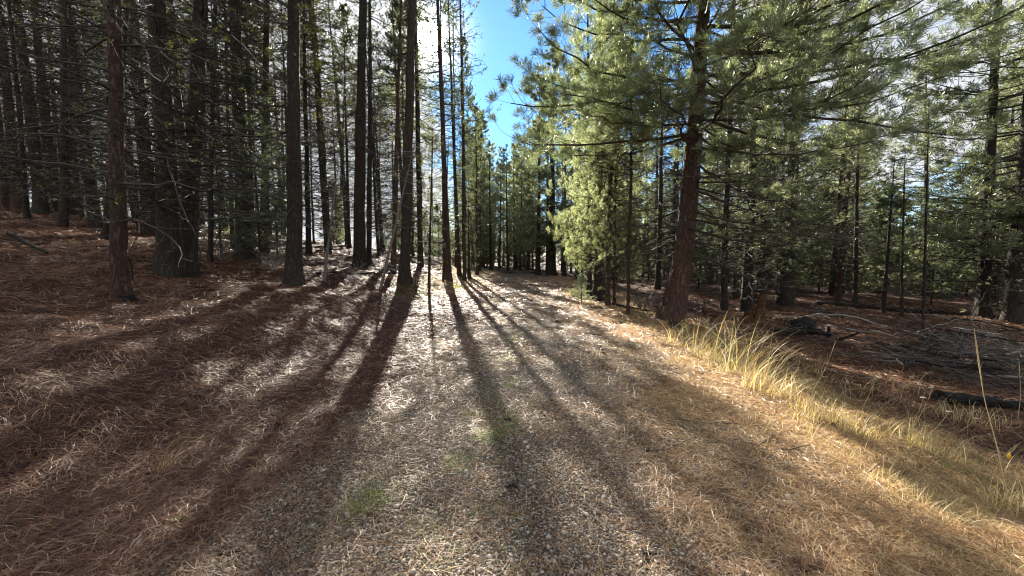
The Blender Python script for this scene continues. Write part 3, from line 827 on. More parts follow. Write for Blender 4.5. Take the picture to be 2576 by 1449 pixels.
# ------------------------------------------------------------------ the huge red-barked pine
def hero():
    rng = np.random.default_rng(77)
    x, y = hit(1700, 806)
    lx = lean_for(1700, 806, 1775, x, y)
    print('HERO', x, y, lx)
    t = thing('pine_tree', 'huge red-barked pine with long drooping limbs, largest trunk right of the track', 'tree', (x, y, gz(x, y)))
    t.rotation_euler = (0, math.atan(lx), 0)
    Ht, r = 19.0, .0235 * y
    rings, sides = 260, 72
    z = np.concatenate([np.linspace(-.4, 7, 190), np.linspace(7.1, Ht, 70)])
    tt = np.clip(z / Ht, 0, 1)
    rad = r * (1 - tt) ** .8 + .012 + r * .50 * np.exp(-np.clip(z, 0, None) / .9)
    th = np.arange(sides) * 2 * math.pi / sides
    TH, Z = np.meshgrid(th, z)
    # long plates of bark split by furrows
    u = TH / (2 * math.pi) * 15
    wob = (vnoise(u * 1.0, Z * 1.3, 5) - .5) * 1.6
    def ridge(uu, zz, sd):
        n = vnoise(np.mod(uu, 15), zz, sd)
        return 1 - np.abs(n * 2 - 1)
    f = ridge(u + wob, Z * 1.1, 21)
    f2 = ridge(u * 2 + wob, Z * 3.0, 22)
    disp = -(f ** 4) * .040 - (f2 ** 4) * .014 + (vnoise(u * 4, Z * 14, 23) - .5) * .010
    blend = np.minimum(TH / .3, (2 * math.pi - TH) / .3).clip(0, 1)
    disp = disp * blend
    lob = 1 + .12 * np.exp(-np.clip(Z, 0, None) / .7) * np.sin(TH * 5 + 1)
    RR = rad[:, None] * lob + disp * np.clip(rad[:, None] / r, .2, 1)
    # flare towards the track at the foot
    cx = -.16 * np.exp(-np.clip(z, 0, None) / .8) + .05 * np.sin(z * .5)
    V = np.stack([cx[:, None] + RR * np.cos(TH), RR * np.sin(TH), Z], -1)
    idx = np.arange(len(z) * sides).reshape(len(z), sides)
    q = np.stack([idx[:-1], np.roll(idx[:-1], -1, 1), np.roll(idx[1:], -1, 1), idx[1:]], -1).reshape(-1, 4)
    link('trunk', mesh_from('trunk', V.reshape(-1, 3), [q], None, True), M_BARK_R, t)
    # limbs, each a part of its own
    n = 0
    an = Acc()
    specs = []
    zz = 2.0
    while zz < Ht - 1:
        specs.append((zz, rng.uniform(0, 2 * math.pi))); zz += rng.uniform(.16, .40) if zz > 4 else rng.uniform(.06, .16)
    # long limbs seen against the strip of sky and against the cloud on the right
    extra = [(5.6, R(205), 4.3, .22), (6.3, R(188), 4.6, .25), (7.3, R(200), 4.4, .3), (8.2, R(195), 4.2, .3), (7.0, R(-8), 6.4, .35), (8.3, R(-15), 6.2, .42), (6.0, R(-25), 5.8, .25),
             (6.6, R(-70), 3.6, .2), (7.4, R(-100), 3.8, .2), (5.4, R(-110), 3.4, .15), (8.0, R(-130), 4.0, .2), (5.2, R(-150), 3.8, .2), (6.8, R(-150), 4.0, .25), (8.6, R(-80), 3.5, .2), (5.9, R(-50), 4.4, .2), (9.0, R(-40), 4.4, .3),
             (5.0, R(-95), 4.6, .22), (5.3, R(-75), 4.4, .25), (6.2, R(-118), 5.0, .25), (7.0, R(-62), 5.0, .25), (7.8, R(-105), 4.8, .3), (6.9, R(-135), 4.8, .3), (7.7, R(-160), 4.6, .25), (8.8, R(-120), 4.4, .3), (5.5, R(-20), 4.6, .15), (4.95, R(200), 5.0, .18), (6.0, R(197), 5.1, .2), (5.4, R(5), 5.2, .25), (6.4, R(-12), 6.0, .3), (7.6, R(-30), 5.6, .3), (6.1, R(20), 5.4, .3), (5.8, R(-38), 5.2, .2), (6.9, R(-48), 5.2, .3), (8.6, R(-5), 5.4, .35), (9.3, R(-25), 5.2, .35), (9.6, R(-70), 4.6, .3), (9.4, R(-110), 4.8, .3), (9.8, R(-150), 4.4, .3), (9.2, R(180), 4.4, .3), (4.7, R(-130), 4.0, .2), (4.6, R(-60), 4.0, .2), (4.9, R(165), 3.8, .2), (6.2, R(170), 4.2, .25), (8.4, R(-55), 4.6, .3)]
    for i, sp in enumerate(extra + specs):
        if len(sp) == 2:
            z0, az = sp
            live = z0 > 4.3
            L = (rng.uniform(1.6, 4.0) if not live else (4.0 * (1 - (z0 - 4.6) / (Ht - 4.6)) ** .8 * rng.uniform(.6, 1.1) + .5))
            cv = rng.uniform(-.05, .15) if not live else rng.uniform(.15, .35)
            if n >= 99: continue
        else:
            z0, az, L, cv = sp; live = True
        e = np.array([R(rng.uniform(-22, -4)) + R(38) * max(0, (z0 - 5) / (Ht - 5)) ** 1.3])
        pr = grow(rng, np.array([z0]), np.array([L]), e, np.array([cv]), 24 if live else 20, 4 if live else 5, .05, .0085, .34, 10, np.array([az]))
        aw = Acc(); wood(aw, rng, pr, 6)
        link('limb', aw.mesh('limb', True), M_LIMB if live else M_TWIG, t); n += 1
        hi = z0 > 11
        if live:
            for j, (Q, _) in enumerate(pr):
                C, Dv = ends(Q)
                if j == 0: continue
                Dv = nrm(Dv + np.array([0, 0, .35]))
                k = rng.uniform(size=len(C)) < (1.0 if j == 1 else .8)
                tufts(an, rng, C[k], Dv[k], 40 if not hi else 10, .20, .0052 if not hi else .012, 1.25, .09)
    link('crown', an.mesh('crown'), M_HERO, t)
    print('hero limbs', n)
hero()

# ------------------------------------------------------------------ ground cover
def region_pts(rng, n, ymin, ymax, pw=1.0, margin=1.36):
    """points on the ground in the field of view, denser near the camera"""
    v = rng.uniform(0, 1, n)
    y = ymin * (ymax / ymin) ** (v ** pw)
    x = rng.uniform(-1, 1, n) * (y * margin + .3)
    return x, y

def lay_needles(name, mat, mask_fn, n, seed, ln, wd, lift, label_kind, ymin=1.1, ymax=26, flat=.16, curve=.25, pref=None):
    rng = np.random.default_rng(seed)
    x, y = region_pts(rng, n, ymin, ymax)
    p = mask_fn(x, y); k = rng.uniform(size=n) < p
    x, y = x[k], y[k]; M = len(x)
    az = rng.uniform(0, 2 * math.pi, M) if pref is None else rng.normal(pref, .9, M)
    L = ln * rng.uniform(.5, 1.15, M) * np.clip(y / 6, 1, 2.2)
    tilt = rng.normal(0, flat, M)
    k3 = np.array([0, .35, .7, 1.0])
    P = np.empty((M, 4, 3))
    cu = rng.normal(0, curve, M)
    a2 = az[:, None] + cu[:, None] * k3[None]
    P[..., 0] = x[:, None] + np.cos(a2) * L[:, None] * (k3 - .5)
    P[..., 1] = y[:, None] + np.sin(a2) * L[:, None] * (k3 - .5)
    g = ground(P[..., 0], P[..., 1])
    P[..., 2] = g + rng.uniform(.001, lift, M)[:, None] + np.tan(tilt)[:, None] * L[:, None] * (k3 - .5) + np.abs(rng.normal(0, .12, M))[:, None] * L[:, None] * (k3 * (1 - k3)) * 2
    P[..., 2] = np.maximum(P[..., 2], g + .001)
    side = np.stack([-np.sin(az), np.cos(az), rng.normal(0, .5, M)], -1); side = nrm(side)
    wv = wd * np.clip(y / 3.2, .8, 5)[:, None] * np.array([.7, 1, .9, .25])[None] * rng.uniform(.6, 1.3, (M, 1))
    acc = Acc(); ribbons(acc, P, wv, side, rng.uniform(0, 1, M) ** 1.2)
    link(name, acc.mesh(name), mat, kind='stuff', label=label_kind)

def m_red(x, y):
    d, hw = road_d(x, y)
    gm = gravel_mask(x, y); sw = straw_mask(x, y)
    return np.clip((1 - gm) * (1 - sw) + .05 + .22 * np.clip((-d - .2) / 1.6, 0, 1), 0, 1)
def m_straw(x, y):
    d, hw = road_d(x, y)
    n = vnoise(x * 1.3, y * 1.3, 31)
    return np.clip(straw_mask(x, y) + gravel_mask(x, y) * (.12 + .58 * sm((n - .35) / .3) * sm((y - 2.0) / 3)) + .05, 0, 1)
lay_needles('needle_litter', M_LITTER, m_red, 330000, 3, .15, .0016, .03, 'red-brown fallen pine needles covering the forest floor', flat=.14)
lay_needles('straw_litter', M_STRAW, m_straw, 300000, 4, .13, .0013, .02, 'straw-coloured fallen needles and dead grass on the track and its verge', flat=.16)

def lay_pebbles():
    rng = np.random.default_rng(8)
    x, y = region_pts(rng, 190000, 1.15, 9.0, .9)
    d, hw = road_d(x, y)
    p = gravel_mask(x, y) * (.35 + .65 * vnoise(x * 1.6, y * 1.6, 33)) + .05 * (d > -2.6) * (d < 2.4)
    k = (rng.uniform(size=len(x)) < p)
    x, y = x[k], y[k]; M = len(x)
    g = (1 + 5 ** .5) / 2
    ico = nrm(np.array([(-1, g, 0), (1, g, 0), (-1, -g, 0), (1, -g, 0), (0, -1, g), (0, 1, g), (0, -1, -g), (0, 1, -g), (g, 0, -1), (g, 0, 1), (-g, 0, -1), (-g, 0, 1)], float))
    fc = np.array([(0, 11, 5), (0, 5, 1), (0, 1, 7), (0, 7, 10), (0, 10, 11), (1, 5, 9), (5, 11, 4), (11, 10, 2), (10, 7, 6), (7, 1, 8), (3, 9, 4), (3, 4, 2), (3, 2, 6), (3, 6, 8), (3, 8, 9), (4, 9, 5), (2, 4, 11), (6, 2, 10), (8, 6, 7), (9, 8, 1)])
    s = np.exp(rng.normal(math.log(.0046), .45, M)); s = np.clip(s, .0022, .017) * np.clip(y / 4, 1, 1.8)
    ax = np.stack([s * rng.uniform(.9, 1.5, M), s * rng.uniform(.75, 1.1, M), s * rng.uniform(.45, .8, M)], -1)
    V = ico[None] * (1 + rng.normal(0, .12, (M, 12, 1))) * ax[:, None]
    a = rng.uniform(0, 6.28, M); c, sn = np.cos(a)[:, None], np.sin(a)[:, None]
    t = rng.normal(0, .3, M)[:, None]
    X, Y, Z = V[..., 0], V[..., 1], V[..., 2]
    Y2 = Y * np.cos(t) - Z * np.sin(t); Z2 = Y * np.sin(t) + Z * np.cos(t)
    V = np.stack([x[:, None] + X * c - Y2 * sn, y[:, None] + X * sn + Y2 * c, ground(x, y)[:, None] + Z2 + s[:, None] * .25], -1)
    F_ = (fc[None] + (np.arange(M) * 12)[:, None, None]).reshape(-1, 3)
    me = mesh_from('gravel', V.reshape(-1, 3), [F_], {'rnd': np.repeat(rng.uniform(0, 1, M) ** 1.1, 12)}, True)
    link('gravel', me, M_PEB, kind='stuff', label='small grey and beige rounded stones of the track surface')
    print('pebbles', M)
lay_pebbles()

def blades(acc, rng, x, y, hgt, wd, leanv, spread=.35, K=5, droop=.5, a=None, basez=None):
    """upright or arching grass blades; leanv (M,2) horizontal throw as a share of height"""
    M = len(x)
    k = np.linspace(0, 1, K)
    lv = leanv + rng.normal(0, spread, (M, 2))
    P = np.empty((M, K, 3))
    P[..., 0] = x[:, None] + lv[:, 0:1] * hgt[:, None] * k[None] ** 1.7
    P[..., 1] = y[:, None] + lv[:, 1:2] * hgt[:, None] * k[None] ** 1.7
    z0 = (ground(x, y) if basez is None else basez) - .01
    P[..., 2] = z0[:, None] + hgt[:, None] * (k[None] - droop * np.linalg.norm(lv, axis=1)[:, None] * .55 * k[None] ** 3)
    th = rng.uniform(0, 6.28, M)
    side = np.stack([np.cos(th), np.sin(th), np.zeros(M)], -1)
    wv = wd[:, None] * (1 - .85 * k[None] ** 2)
    ribbons(acc, P, wv, side, rng.uniform(0, 1, M) if a is None else a)

def lay_grass():
    rng = np.random.default_rng(12)
    # short dry grass of the verge
    x, y = region_pts(rng, 120000, 1.5, 30)
    d, hw = road_d(x, y)
    n = vnoise(x * 1.5, y * 1.5, 41)
    p = np.exp(-((d - hw - .55) / .85) ** 2) * (.05 + .95 * sm((n - .42) / .3) * sm((vnoise(x * 5, y * 5, 44) - .3) / .4))
    p = p + .25 * np.exp(-((d + hw + 1.2) / 1.5) ** 2) * sm((y - 11) / 4)
    k = rng.uniform(size=len(x)) < p
    x, y = x[k], y[k]
    hg = rng.uniform(.02, .20, len(x)) * (.5 + .8 * vnoise(x * 2, y * 2, 42))
    acc = Acc(); blades(acc, rng, x, y, hg, .0013 * np.clip(y / 3, .8, 4), np.tile([.35, -.1], (len(x), 1)), .5)
    link('grass', acc.mesh('grass'), M_GRASS, kind='stuff', label='short dry yellow grass along the edges of the track')
    x, y = region_pts(rng, 170000, 1.3, 20)
    d, hw = road_d(x, y)
    p = sm((d - 1.3 + (vnoise(x * 1.4, y * 1.4, 45) - .5) * 1.2) / .9) * (1 - sm((d - 4.1) / .7)) * (.35 + .65 * vnoise(x * 3, y * 3, 46))
    k = rng.uniform(size=len(x)) < p
    x, y = x[k], y[k]
    acc = Acc(); blades(acc, rng, x, y, rng.uniform(.02, .085, len(x)), .0011 * np.clip(y / 3, .8, 4), np.tile([.3, -.2], (len(x), 1)), .9, 4)
    link('grass', acc.mesh('low_grass'), M_GRASS, kind='stuff', label='matted low golden grass on the right verge')
    x, y = region_pts(rng, 40000, 1.8, 16)
    d, hw = road_d(x, y)
    p = sm((d - 3.2) / .6) * (1 - sm((d - 5.2) / 1.6)) * sm((vnoise(x * 1.3, y * 1.3, 47) - .3) / .3) * .35
    k = rng.uniform(size=len(x)) < p
    x, y = x[k], y[k]
    acc = Acc(); blades(acc, rng, x, y, rng.uniform(.08, .42, len(x)), .0014 * np.clip(y / 3, .8, 4), np.tile([.35, -.1], (len(x), 1)), .6, 6)
    link('grass', acc.mesh('ditch_grass'), M_GRASS, kind='stuff', label='thin ragged brown grass below the right verge')
    # green blades in the middle of the track and on the bank
    x, y = region_pts(rng, 120000, 1.2, 25)
    k = rng.uniform(size=len(x)) < green_mask(x, y) * .8 * (vnoise(x * 5, y * 5, 43) > .42)
    x, y = x[k], y[k]
    hg = rng.uniform(.025, .10, len(x))
    acc = Acc(); blades(acc, rng, x, y, hg, .0012 * np.clip(y / 3, .8, 4), np.zeros((len(x), 2)), .7)
    link('grass', acc.mesh('green_grass'), M_GREENG, kind='stuff', label='low green grass and moss in the middle of the track and on the mossy bank')
lay_grass()

# tall grass clumps
def clump(px, py, n, hgt, label, lean=(.35, -.1), seed=0, rad=.18, wd=.0032, seeds=.15, mat=None, spread=.35):
    x, y = hit(px, py)
    rng = np.random.default_rng(100 + seed)
    t = rng.uniform(0, 6.28, n); rr = rad * np.sqrt(rng.uniform(0, 1, n))
    bx, by = rr * np.cos(t), rr * np.sin(t)
    h = hgt * rng.uniform(.22, 1.0, n) ** 1.3
    ln = np.tile(lean, (n, 1)) * rng.uniform(.2, 1.5, (n, 1)) + np.stack([bx, by], -1) / rad * .25
    acc = Acc(); blades(acc, rng, x + bx, y + by, h, np.full(n, wd) * rng.uniform(.6, 1.2, n), ln, spread, 8, .6)
    me = acc.mesh('grass_clump')
    V = np.empty(len(me.vertices) * 3, np.float32); me.vertices.foreach_get('co', V); V = V.reshape(-1, 3) - np.array([x, y, gz(x, y)], np.float32)
    me.vertices.foreach_set('co', V.ravel())
    return link('grass_clump', me, mat or M_GRASS, loc=(x, y, gz(x, y)), label=label, category='grass', group='clumps of tall dry grass')
clump(1735, 868, 130, .72, 'yellow tall grass clump at the foot of the huge red-barked pine', (.35, -.05), 1, .42, spread=.5)
clump(1800, 905, 120, 1.0, 'arching straw grass clump right of the clump at the big pine', (.5, -.05), 2, .42, spread=.5)
clump(1865, 940, 130, 1.1, 'biggest arching straw grass clump, in front of the broken stump', (.6, 0), 3, .42, spread=.5)
clump(1930, 985, 200, .42, 'thin brown grass clump downhill of the biggest arching one', (.55, 0), 4, .28)
clump(2050, 1050, 200, .30, 'low grass clump with a few green blades halfway down the verge', (.3, 0), 5, .22)
clump(2160, 1090, 230, .30, 'yellow upright grass clump below the white flower heads', (.3, 0), 6, .22)
clump(2330, 1130, 170, .30, 'shaggy olive grass clump on the lower verge under the flower heads', (.2, 0), 7, .25)
clump(2440, 1060, 140, .26, 'dull shaded grass clump behind the long thin stalk', (.2, .1), 8, .3)
clump(1440, 745, 120, .45, 'small lit grass clump beside the little silver-green fir', (.1, 0), 9, .3, .004)
clump(2545, 1290, 120, .30, 'grass clump at the lower right corner of the verge', (.1, 0), 10, .15)
clump(400, 1190, 30, .62, 'limp dry grass tuft on the red needles in the left foreground', (1.1, .25), 11, .05, .0016, mat=M_STRAW, spread=.5)
clump(840, 1330, 120, .08, 'flattened green-and-straw grass tuft near the bottom of the track', (-.5, -.2), 12, .20, .0016, mat=M_GREENG, spread=.9)
clump(1150, 722, 700, .14, 'bright mossy grass mound at the foot of the brown pine on the track edge', (.2, -.2), 13, .38, .006, mat=M_GREENG, spread=.5)

for i, (px, py, n, h_, lb) in enumerate([(1190, 1050, 150, .10, 'farthest of the low green tufts along the middle of the track'), (1228, 1105, 190, .11, 'green-and-straw tuft beside the short pale-edged stick'),
        (1150, 1175, 170, .10, 'low green tuft in the middle of the track, left of the bark chip'), (925, 1270, 220, .13, 'brightest green tuft left of the middle of the track'),
        (1075, 1320, 160, .06, 'dark green low tuft near the bottom middle of the track'), (1245, 1290, 150, .06, 'sparse green tuft just below the stubby wood chip'),
        (985, 1240, 120, .06, 'small green tuft just right of the brightest one'), (1110, 1400, 130, .06, 'green tuft cut near the bottom edge of the track')]):
    clump(px, py, n, h_, lb, (.1, 0), 30 + i, .13, .0015, mat=M_GREENG, spread=.9)
# single stalks and flowers
def tube_obj(name, pts, rads, mat, parent=None, sides=6, loc=None, a=.6, **props):
    acc = Acc(); P = np.array(pts, float)[None]; tubes(acc, P, np.array(rads, float)[None], sides, np.array([a]))
    return link(name, acc.mesh(name, True), mat, parent, loc, **props)

def px_at(px, py, y):
    r = ray(px, py); r = r / r[1]
    return np.array([r[0] * y, y, CAMZ + r[2] * y])

m_y, t_ = new_mat('yellow_leaf'); b_ = t_.n('ShaderNodeBsdfPrincipled', i_Base_Color=(.75, .45, .03), i_Roughness=.5); o_ = t_.n('ShaderNodeOutputMaterial'); t_.t.links.new(b_.outputs[0], o_.inputs[0])
def stalk(base, pts, rad, label, y, leaf=None):
    bx, by = hit(*base)
    B = np.array([bx, by, gz(bx, by)])
    yy = by if y is None else y
    P = [B] + [px_at(a, b, yy) for a, b in pts]
    P = [p - B for p in P]
    n = len(P)
    k = np.linspace(0, 1, n)
    kk = np.linspace(0, 1, 14)
    Ps = np.stack([np.interp(kk, k, np.array(P)[:, i]) for i in range(3)], -1)
    t = thing('dry_stalk', label, 'grass stalk', tuple(B), 'tall single dry stalks')
    r = rad * (1 - .6 * kk); r[-4:] = rad * np.array([.9, 1.3, 1.1, .3])
    tube_obj('stem', Ps, r, M_STRAWSTEM, t, 5)
    return t, B, by
M_STRAWSTEM = twig_mat('straw_stem', (.45, .34, .16), (.62, .52, .30))
t, B, by = stalk((2545, 1300), [(2510, 1130), (2475, 1000), (2450, 825)], .0035, 'long thin stalk with a small yellow leaf leaning left at the right edge', None)
lf = Acc(); c = px_at(2538, 1150, by) - B
V = np.array([c + (0, 0, -.02), c + (.014, -.004, 0), c + (.002, 0, .035), c + (-.012, .004, .005)])
lf.add(V, np.array([[0, 1, 2, 3]]), np.ones(4)); me = lf.mesh('leaf')
so = link('leaf', me, m_y, t)
so.modifiers.new('thickness', 'SOLIDIFY').thickness = .001
stalk((2045, 985), [(2080, 920), (2103, 855)], .003, 'upright pale stalk rising behind the low grass clump on the verge', None)
stalk((2170, 1030), [(2190, 985), (2212, 933)], .003, 'short pale stalk left of the white flower heads', None)
stalk((2560, 1060), [(2568, 990), (2563, 905)], .003, 'pale stalk cut close to the right edge behind the yellow-leaved one', None)
M_PALEFLOWER = twig_mat('pale_flower', (.55, .5, .35), (.7, .65, .48))
def yarrow(base, top, label, heads):
    bx, by = hit(*base); B = np.array([bx, by, gz(bx, by)])
    T = px_at(*top, by) - B
    t = thing('dried_flower', label, 'dried flower', tuple(B), 'dried flat-topped flowers')
    kk = np.linspace(0, 1, 8)
    tube_obj('stem', np.outer(kk, T) + np.stack([.02 * np.sin(kk * 3), 0 * kk, 0 * kk], -1), .0022 * (1 - .4 * kk), M_STRAWSTEM, t, 5)
    for i in range(heads):
        th = np.linspace(0, 2 * math.pi, 14, endpoint=False)
        c = T + np.array([(i - heads / 2 + .5) * .03, .01 * i, .012 * (i % 2)])
        rng = np.random.default_rng(i)
        acc = Acc()
        for j in range(16):
            p = c + np.array([rng.normal(0, .011), rng.normal(0, .011), 0]); r = .004
            z = np.linspace(-.004, .005, 4)
            tubes(acc, (p + np.stack([0 * z, 0 * z, z], -1))[None], np.array([[.001, r, r, .0008]]), 6, np.array([rng.uniform()]))
        tubes(acc, np.array([[T - (0, 0, .03), c - (0, 0, .003)]]), np.array([[.0012, .001]]), 4, np.array([0.]))
        link('flower_head', acc.mesh('flower_head', True), M_PALEFLOWER, t)
yarrow((2295, 1078), (2345, 975), 'cream dried flower with two flat heads, tallest on the verge', 2)
yarrow((2285, 1085), (2322, 1000), 'cream dried flower just below the tallest one', 1)
yarrow((2330, 1100), (2386, 1035), 'cream dried flower leaning right above the olive grass clump', 1)
yarrow((2410, 1090), (2455, 1052), 'small dull dried flower right of the others on the verge', 1)

# small round-leaved weed in the left foreground
def weed():
    x, y = hit(452, 1306); z = gz(x, y)
    t = thing('weed', 'small bright green round-leaved weed on the gravel in the left foreground', 'plant', (x, y, z + .008))
    for i in range(9):
        a = i * 2.4; r = .010 + .003 * (i % 4)
        c = np.array([math.cos(a) * .006 * i ** .7, math.sin(a) * .006 * i ** .7, .004 + .002 * (i % 3)])
        th = np.linspace(0, 2 * math.pi, 10, endpoint=False)
        ring = c + np.stack([np.cos(th) * r, np.sin(th) * r, .003 * np.cos(th * 2)], -1)
        low = ring - (0, 0, .0015)
        V = np.concatenate([ring, low]); idx = np.arange(10)
        q = np.stack([idx, np.roll(idx, -1), np.roll(idx, -1) + 10, idx + 10], -1)
        me = mesh_from('leaf', V, [q, idx[None], (idx + 10)[::-1][None]], {'rnd': np.full(20, .3 + .07 * i)}, False)
        link('leaf', me, M_GREENG, t)
weed()

# ------------------------------------------------------------------ stump, logs, brush
M_RAW = bark_mat('weathered_orange_wood', (.018, .009, .006), (.13, .062, .028), (.30, .165, .08), 2.2, 1.6, .2)
M_CHAR = bark_mat('charred_wood', (.004, .004, .004), (.016, .014, .013), (.05, .045, .042), 1.3, 1.2, .0)
M_BRUSH = twig_mat('dead_branch_grey', (.06, .055, .052), (.26, .24, .22))

def jag_stump(name, px, py, y, r, hgt, label, mat, seed, rim=.3, slope=0.0, cat='stump'):
    if name == 'snag': cat = 'snag'
    rng = np.random.default_rng(seed)
    x = (px - W / 2) / F * y
    sides, rings = 40, 24
    th = np.arange(sides) * 2 * math.pi / sides
    top = hgt * (1 - rim * (vnoise(np.cos(th) * 2 + 9, np.sin(th) * 2 + 9, seed) + .5 * vnoise(np.arange(sides) * 1.3, np.zeros(sides), seed + 1))) + slope * np.cos(th)
    k = np.linspace(0, 1, rings)
    Z = -.15 + (top[None] + .15) * k[:, None]
    rad = r * (1 + .7 * np.exp(-np.clip(Z, 0, None) / (r * .9))) * (1 + .13 * np.sin(th * 5 + 1) * np.exp(-np.clip(Z, 0, None) / r)[:, :]) + rng.normal(0, r * .03, (rings, sides))
    V = np.stack([rad * np.cos(th), rad * np.sin(th), Z], -1)
    inner = np.stack([rad[-1] * .62 * np.cos(th), rad[-1] * .62 * np.sin(th), top * .62], -1)
    V = np.concatenate([V, inner[None]]).reshape(-1, 3)
    idx = np.arange((rings + 1) * sides).reshape(rings + 1, sides)
    q = np.stack([idx[:-1], np.roll(idx[:-1], -1, 1), np.roll(idx[1:], -1, 1), idx[1:]], -1).reshape(-1, 4)
    me = mesh_from(name, V, [q, idx[-1:]], None, True)
    return link(name, me, mat, loc=(x, y, gz(x, y)), label=label, category=cat)
jag_stump('tree_stump', 1919, 775, 12.6, .12, .92, 'tall broken orange stump with splintered top in front of black trunks', M_RAW, 3, .22)
jag_stump('tree_stump', 1893, 815, 11.2, .19, .36, 'low wide rust-orange stump leaning in front of the tall broken one', M_RAW, 4, .5, .14)
jag_stump('tree_stump', 318, 752, None or hit(318, 752)[1], .085, .10, 'small charred black stump against the foot of the nearest left-hand pine', M_CHAR, 5, .3)
jag_stump('tree_stump', 1700, 822, hit(1690, 822)[1], .09, .16, 'small dark rotten stump at the left foot of the huge red-barked pine', M_BARK_R, 6, .3)

def log(px0, py0, px1, py1, r, label, mat, y0=None, y1=None, seed=0, lift=0.0, group=None, cat='log', name='fallen_log'):
    a = hit(px0, py0) if y0 is None else ((px0 - W / 2) / F * y0, y0)
    b = hit(px1, py1) if y1 is None else ((px1 - W / 2) / F * y1, y1)
    rng = np.random.default_rng(seed + 300)
    K = 18; k = np.linspace(0, 1, K)
    x = a[0] + (b[0] - a[0]) * k + np.cumsum(rng.normal(0, .012, K)); y = a[1] + (b[1] - a[1]) * k + np.cumsum(rng.normal(0, .012, K))
    L = math.hypot(b[0] - a[0], b[1] - a[1])
    gl = ground(x, y); z = np.maximum(gl + r * .6, np.interp(k, [0, 1], [gl[0], gl[-1]]) + r * .7) + lift * k
    P = np.stack([x, y, z], -1) - np.array([a[0], a[1], gl[0]])
    rad = r * (1 - .35 * k) * rng.uniform(.9, 1.1, K)
    acc = Acc()
    Pc = np.concatenate([P[:1], P[:1], P, P[-1:], P[-1:]]); Pc[0] -= (P[1] - P[0]) * .02; Pc[1] -= (P[1] - P[0]) * .015; Pc[-1] += (P[-1] - P[-2]) * .02; Pc[-2] += (P[-1] - P[-2]) * .015
    rc = np.concatenate([[.0005, rad[0] * .9], rad, [rad[-1] * .9, .0005]])
    tubes(acc, Pc[None], rc[None], 10, np.array([.5]))
    # caps and stubs
    n = int(L * 1.2) + 2
    O = P[rng.integers(1, K - 1, n)]
    dv = nrm(rng.normal(size=(n, 3)) + np.array([0, 0, .6])); ll = rng.uniform(1.5, 5, n) * r
    kk = np.linspace(0, 1, 3)
    tubes(acc, O[:, None] + dv[:, None] * (ll[:, None] * kk)[..., None], (r * .22) * (1 - .6 * kk)[None].repeat(n, 0), 5, np.full(n, .5))
    me = acc.mesh(name, True)
    return link(name, me, mat, loc=(a[0], a[1], float(gl[0])), label=label, category=cat, group=group)
log(2060, 768, 2560, 838, .13, 'long dark fallen log lying across the shaded clearing on the right', M_BARK, 19.5, 15.8, 1)
log(2361, 1010, 2600, 1040, .085, 'thick charred log at the right edge below the brush pile', M_CHAR, None, None, 2)
log(2010, 820, 2110, 850, .05, 'broken dark log in front of the orange stumps', M_CHAR, 10.5, 9.2, 3, .1)
log(1950, 762, 2240, 806, .05, 'pale weathered pole lying on the red floor behind the stumps', M_TWIG_P, 14.5, 12.6, 4)
log(2090, 800, 2330, 838, .035, 'thin pale pole on the red floor left of the charred root lump', M_TWIG_P, 12.4, 10.8, 14)
log(20, 590, 118, 640, .05, 'crooked dark dead branch lying on the slope beside the left-edge trunk', M_CHAR, None, None, 5)
log(800, 692, 1010, 690, .05, 'dark fallen log lying between the broad rough trunk and the trunk by the sun', M_CHAR, None, None, 6)
log(1545, 770, 1660, 790, .045, 'dark fallen branch on the litter left of the huge pine', M_CHAR, None, None, 7)
log(1110, 815, 1165, 817, .012, 'thin dark stick lying across the track', M_CHAR, None, None, 8, name='stick', cat='stick')
log(1270, 1062, 1312, 1078, .011, 'short pale-edged stick in the middle of the track', M_CHAR, None, None, 9, name='stick', cat='stick')
log(1262, 1112, 1280, 1098, .009, 'small pale bark chip beside the short stick', M_TWIG_P, None, None, 10, name='bark_chip', cat='bark chip')
log(1615, 1135, 1700, 1142, .008, 'slim dark stick on the right wheel track', M_CHAR, None, None, 11, name='stick', cat='stick')
log(540, 1388, 612, 1368, .007, 'dark twig on the gravel at the bottom left', M_CHAR, None, None, 12, name='stick', cat='stick')
log(1280, 1235, 1300, 1228, .010, 'stubby dark wood chip near the bottom middle of the track', M_CHAR, None, None, 13, name='bark_chip', cat='bark chip')
log(1610, 1385, 1660, 1420, .007, 'dark twig at the bottom of the track, right of centre', M_CHAR, None, None, 15, name='stick', cat='stick')

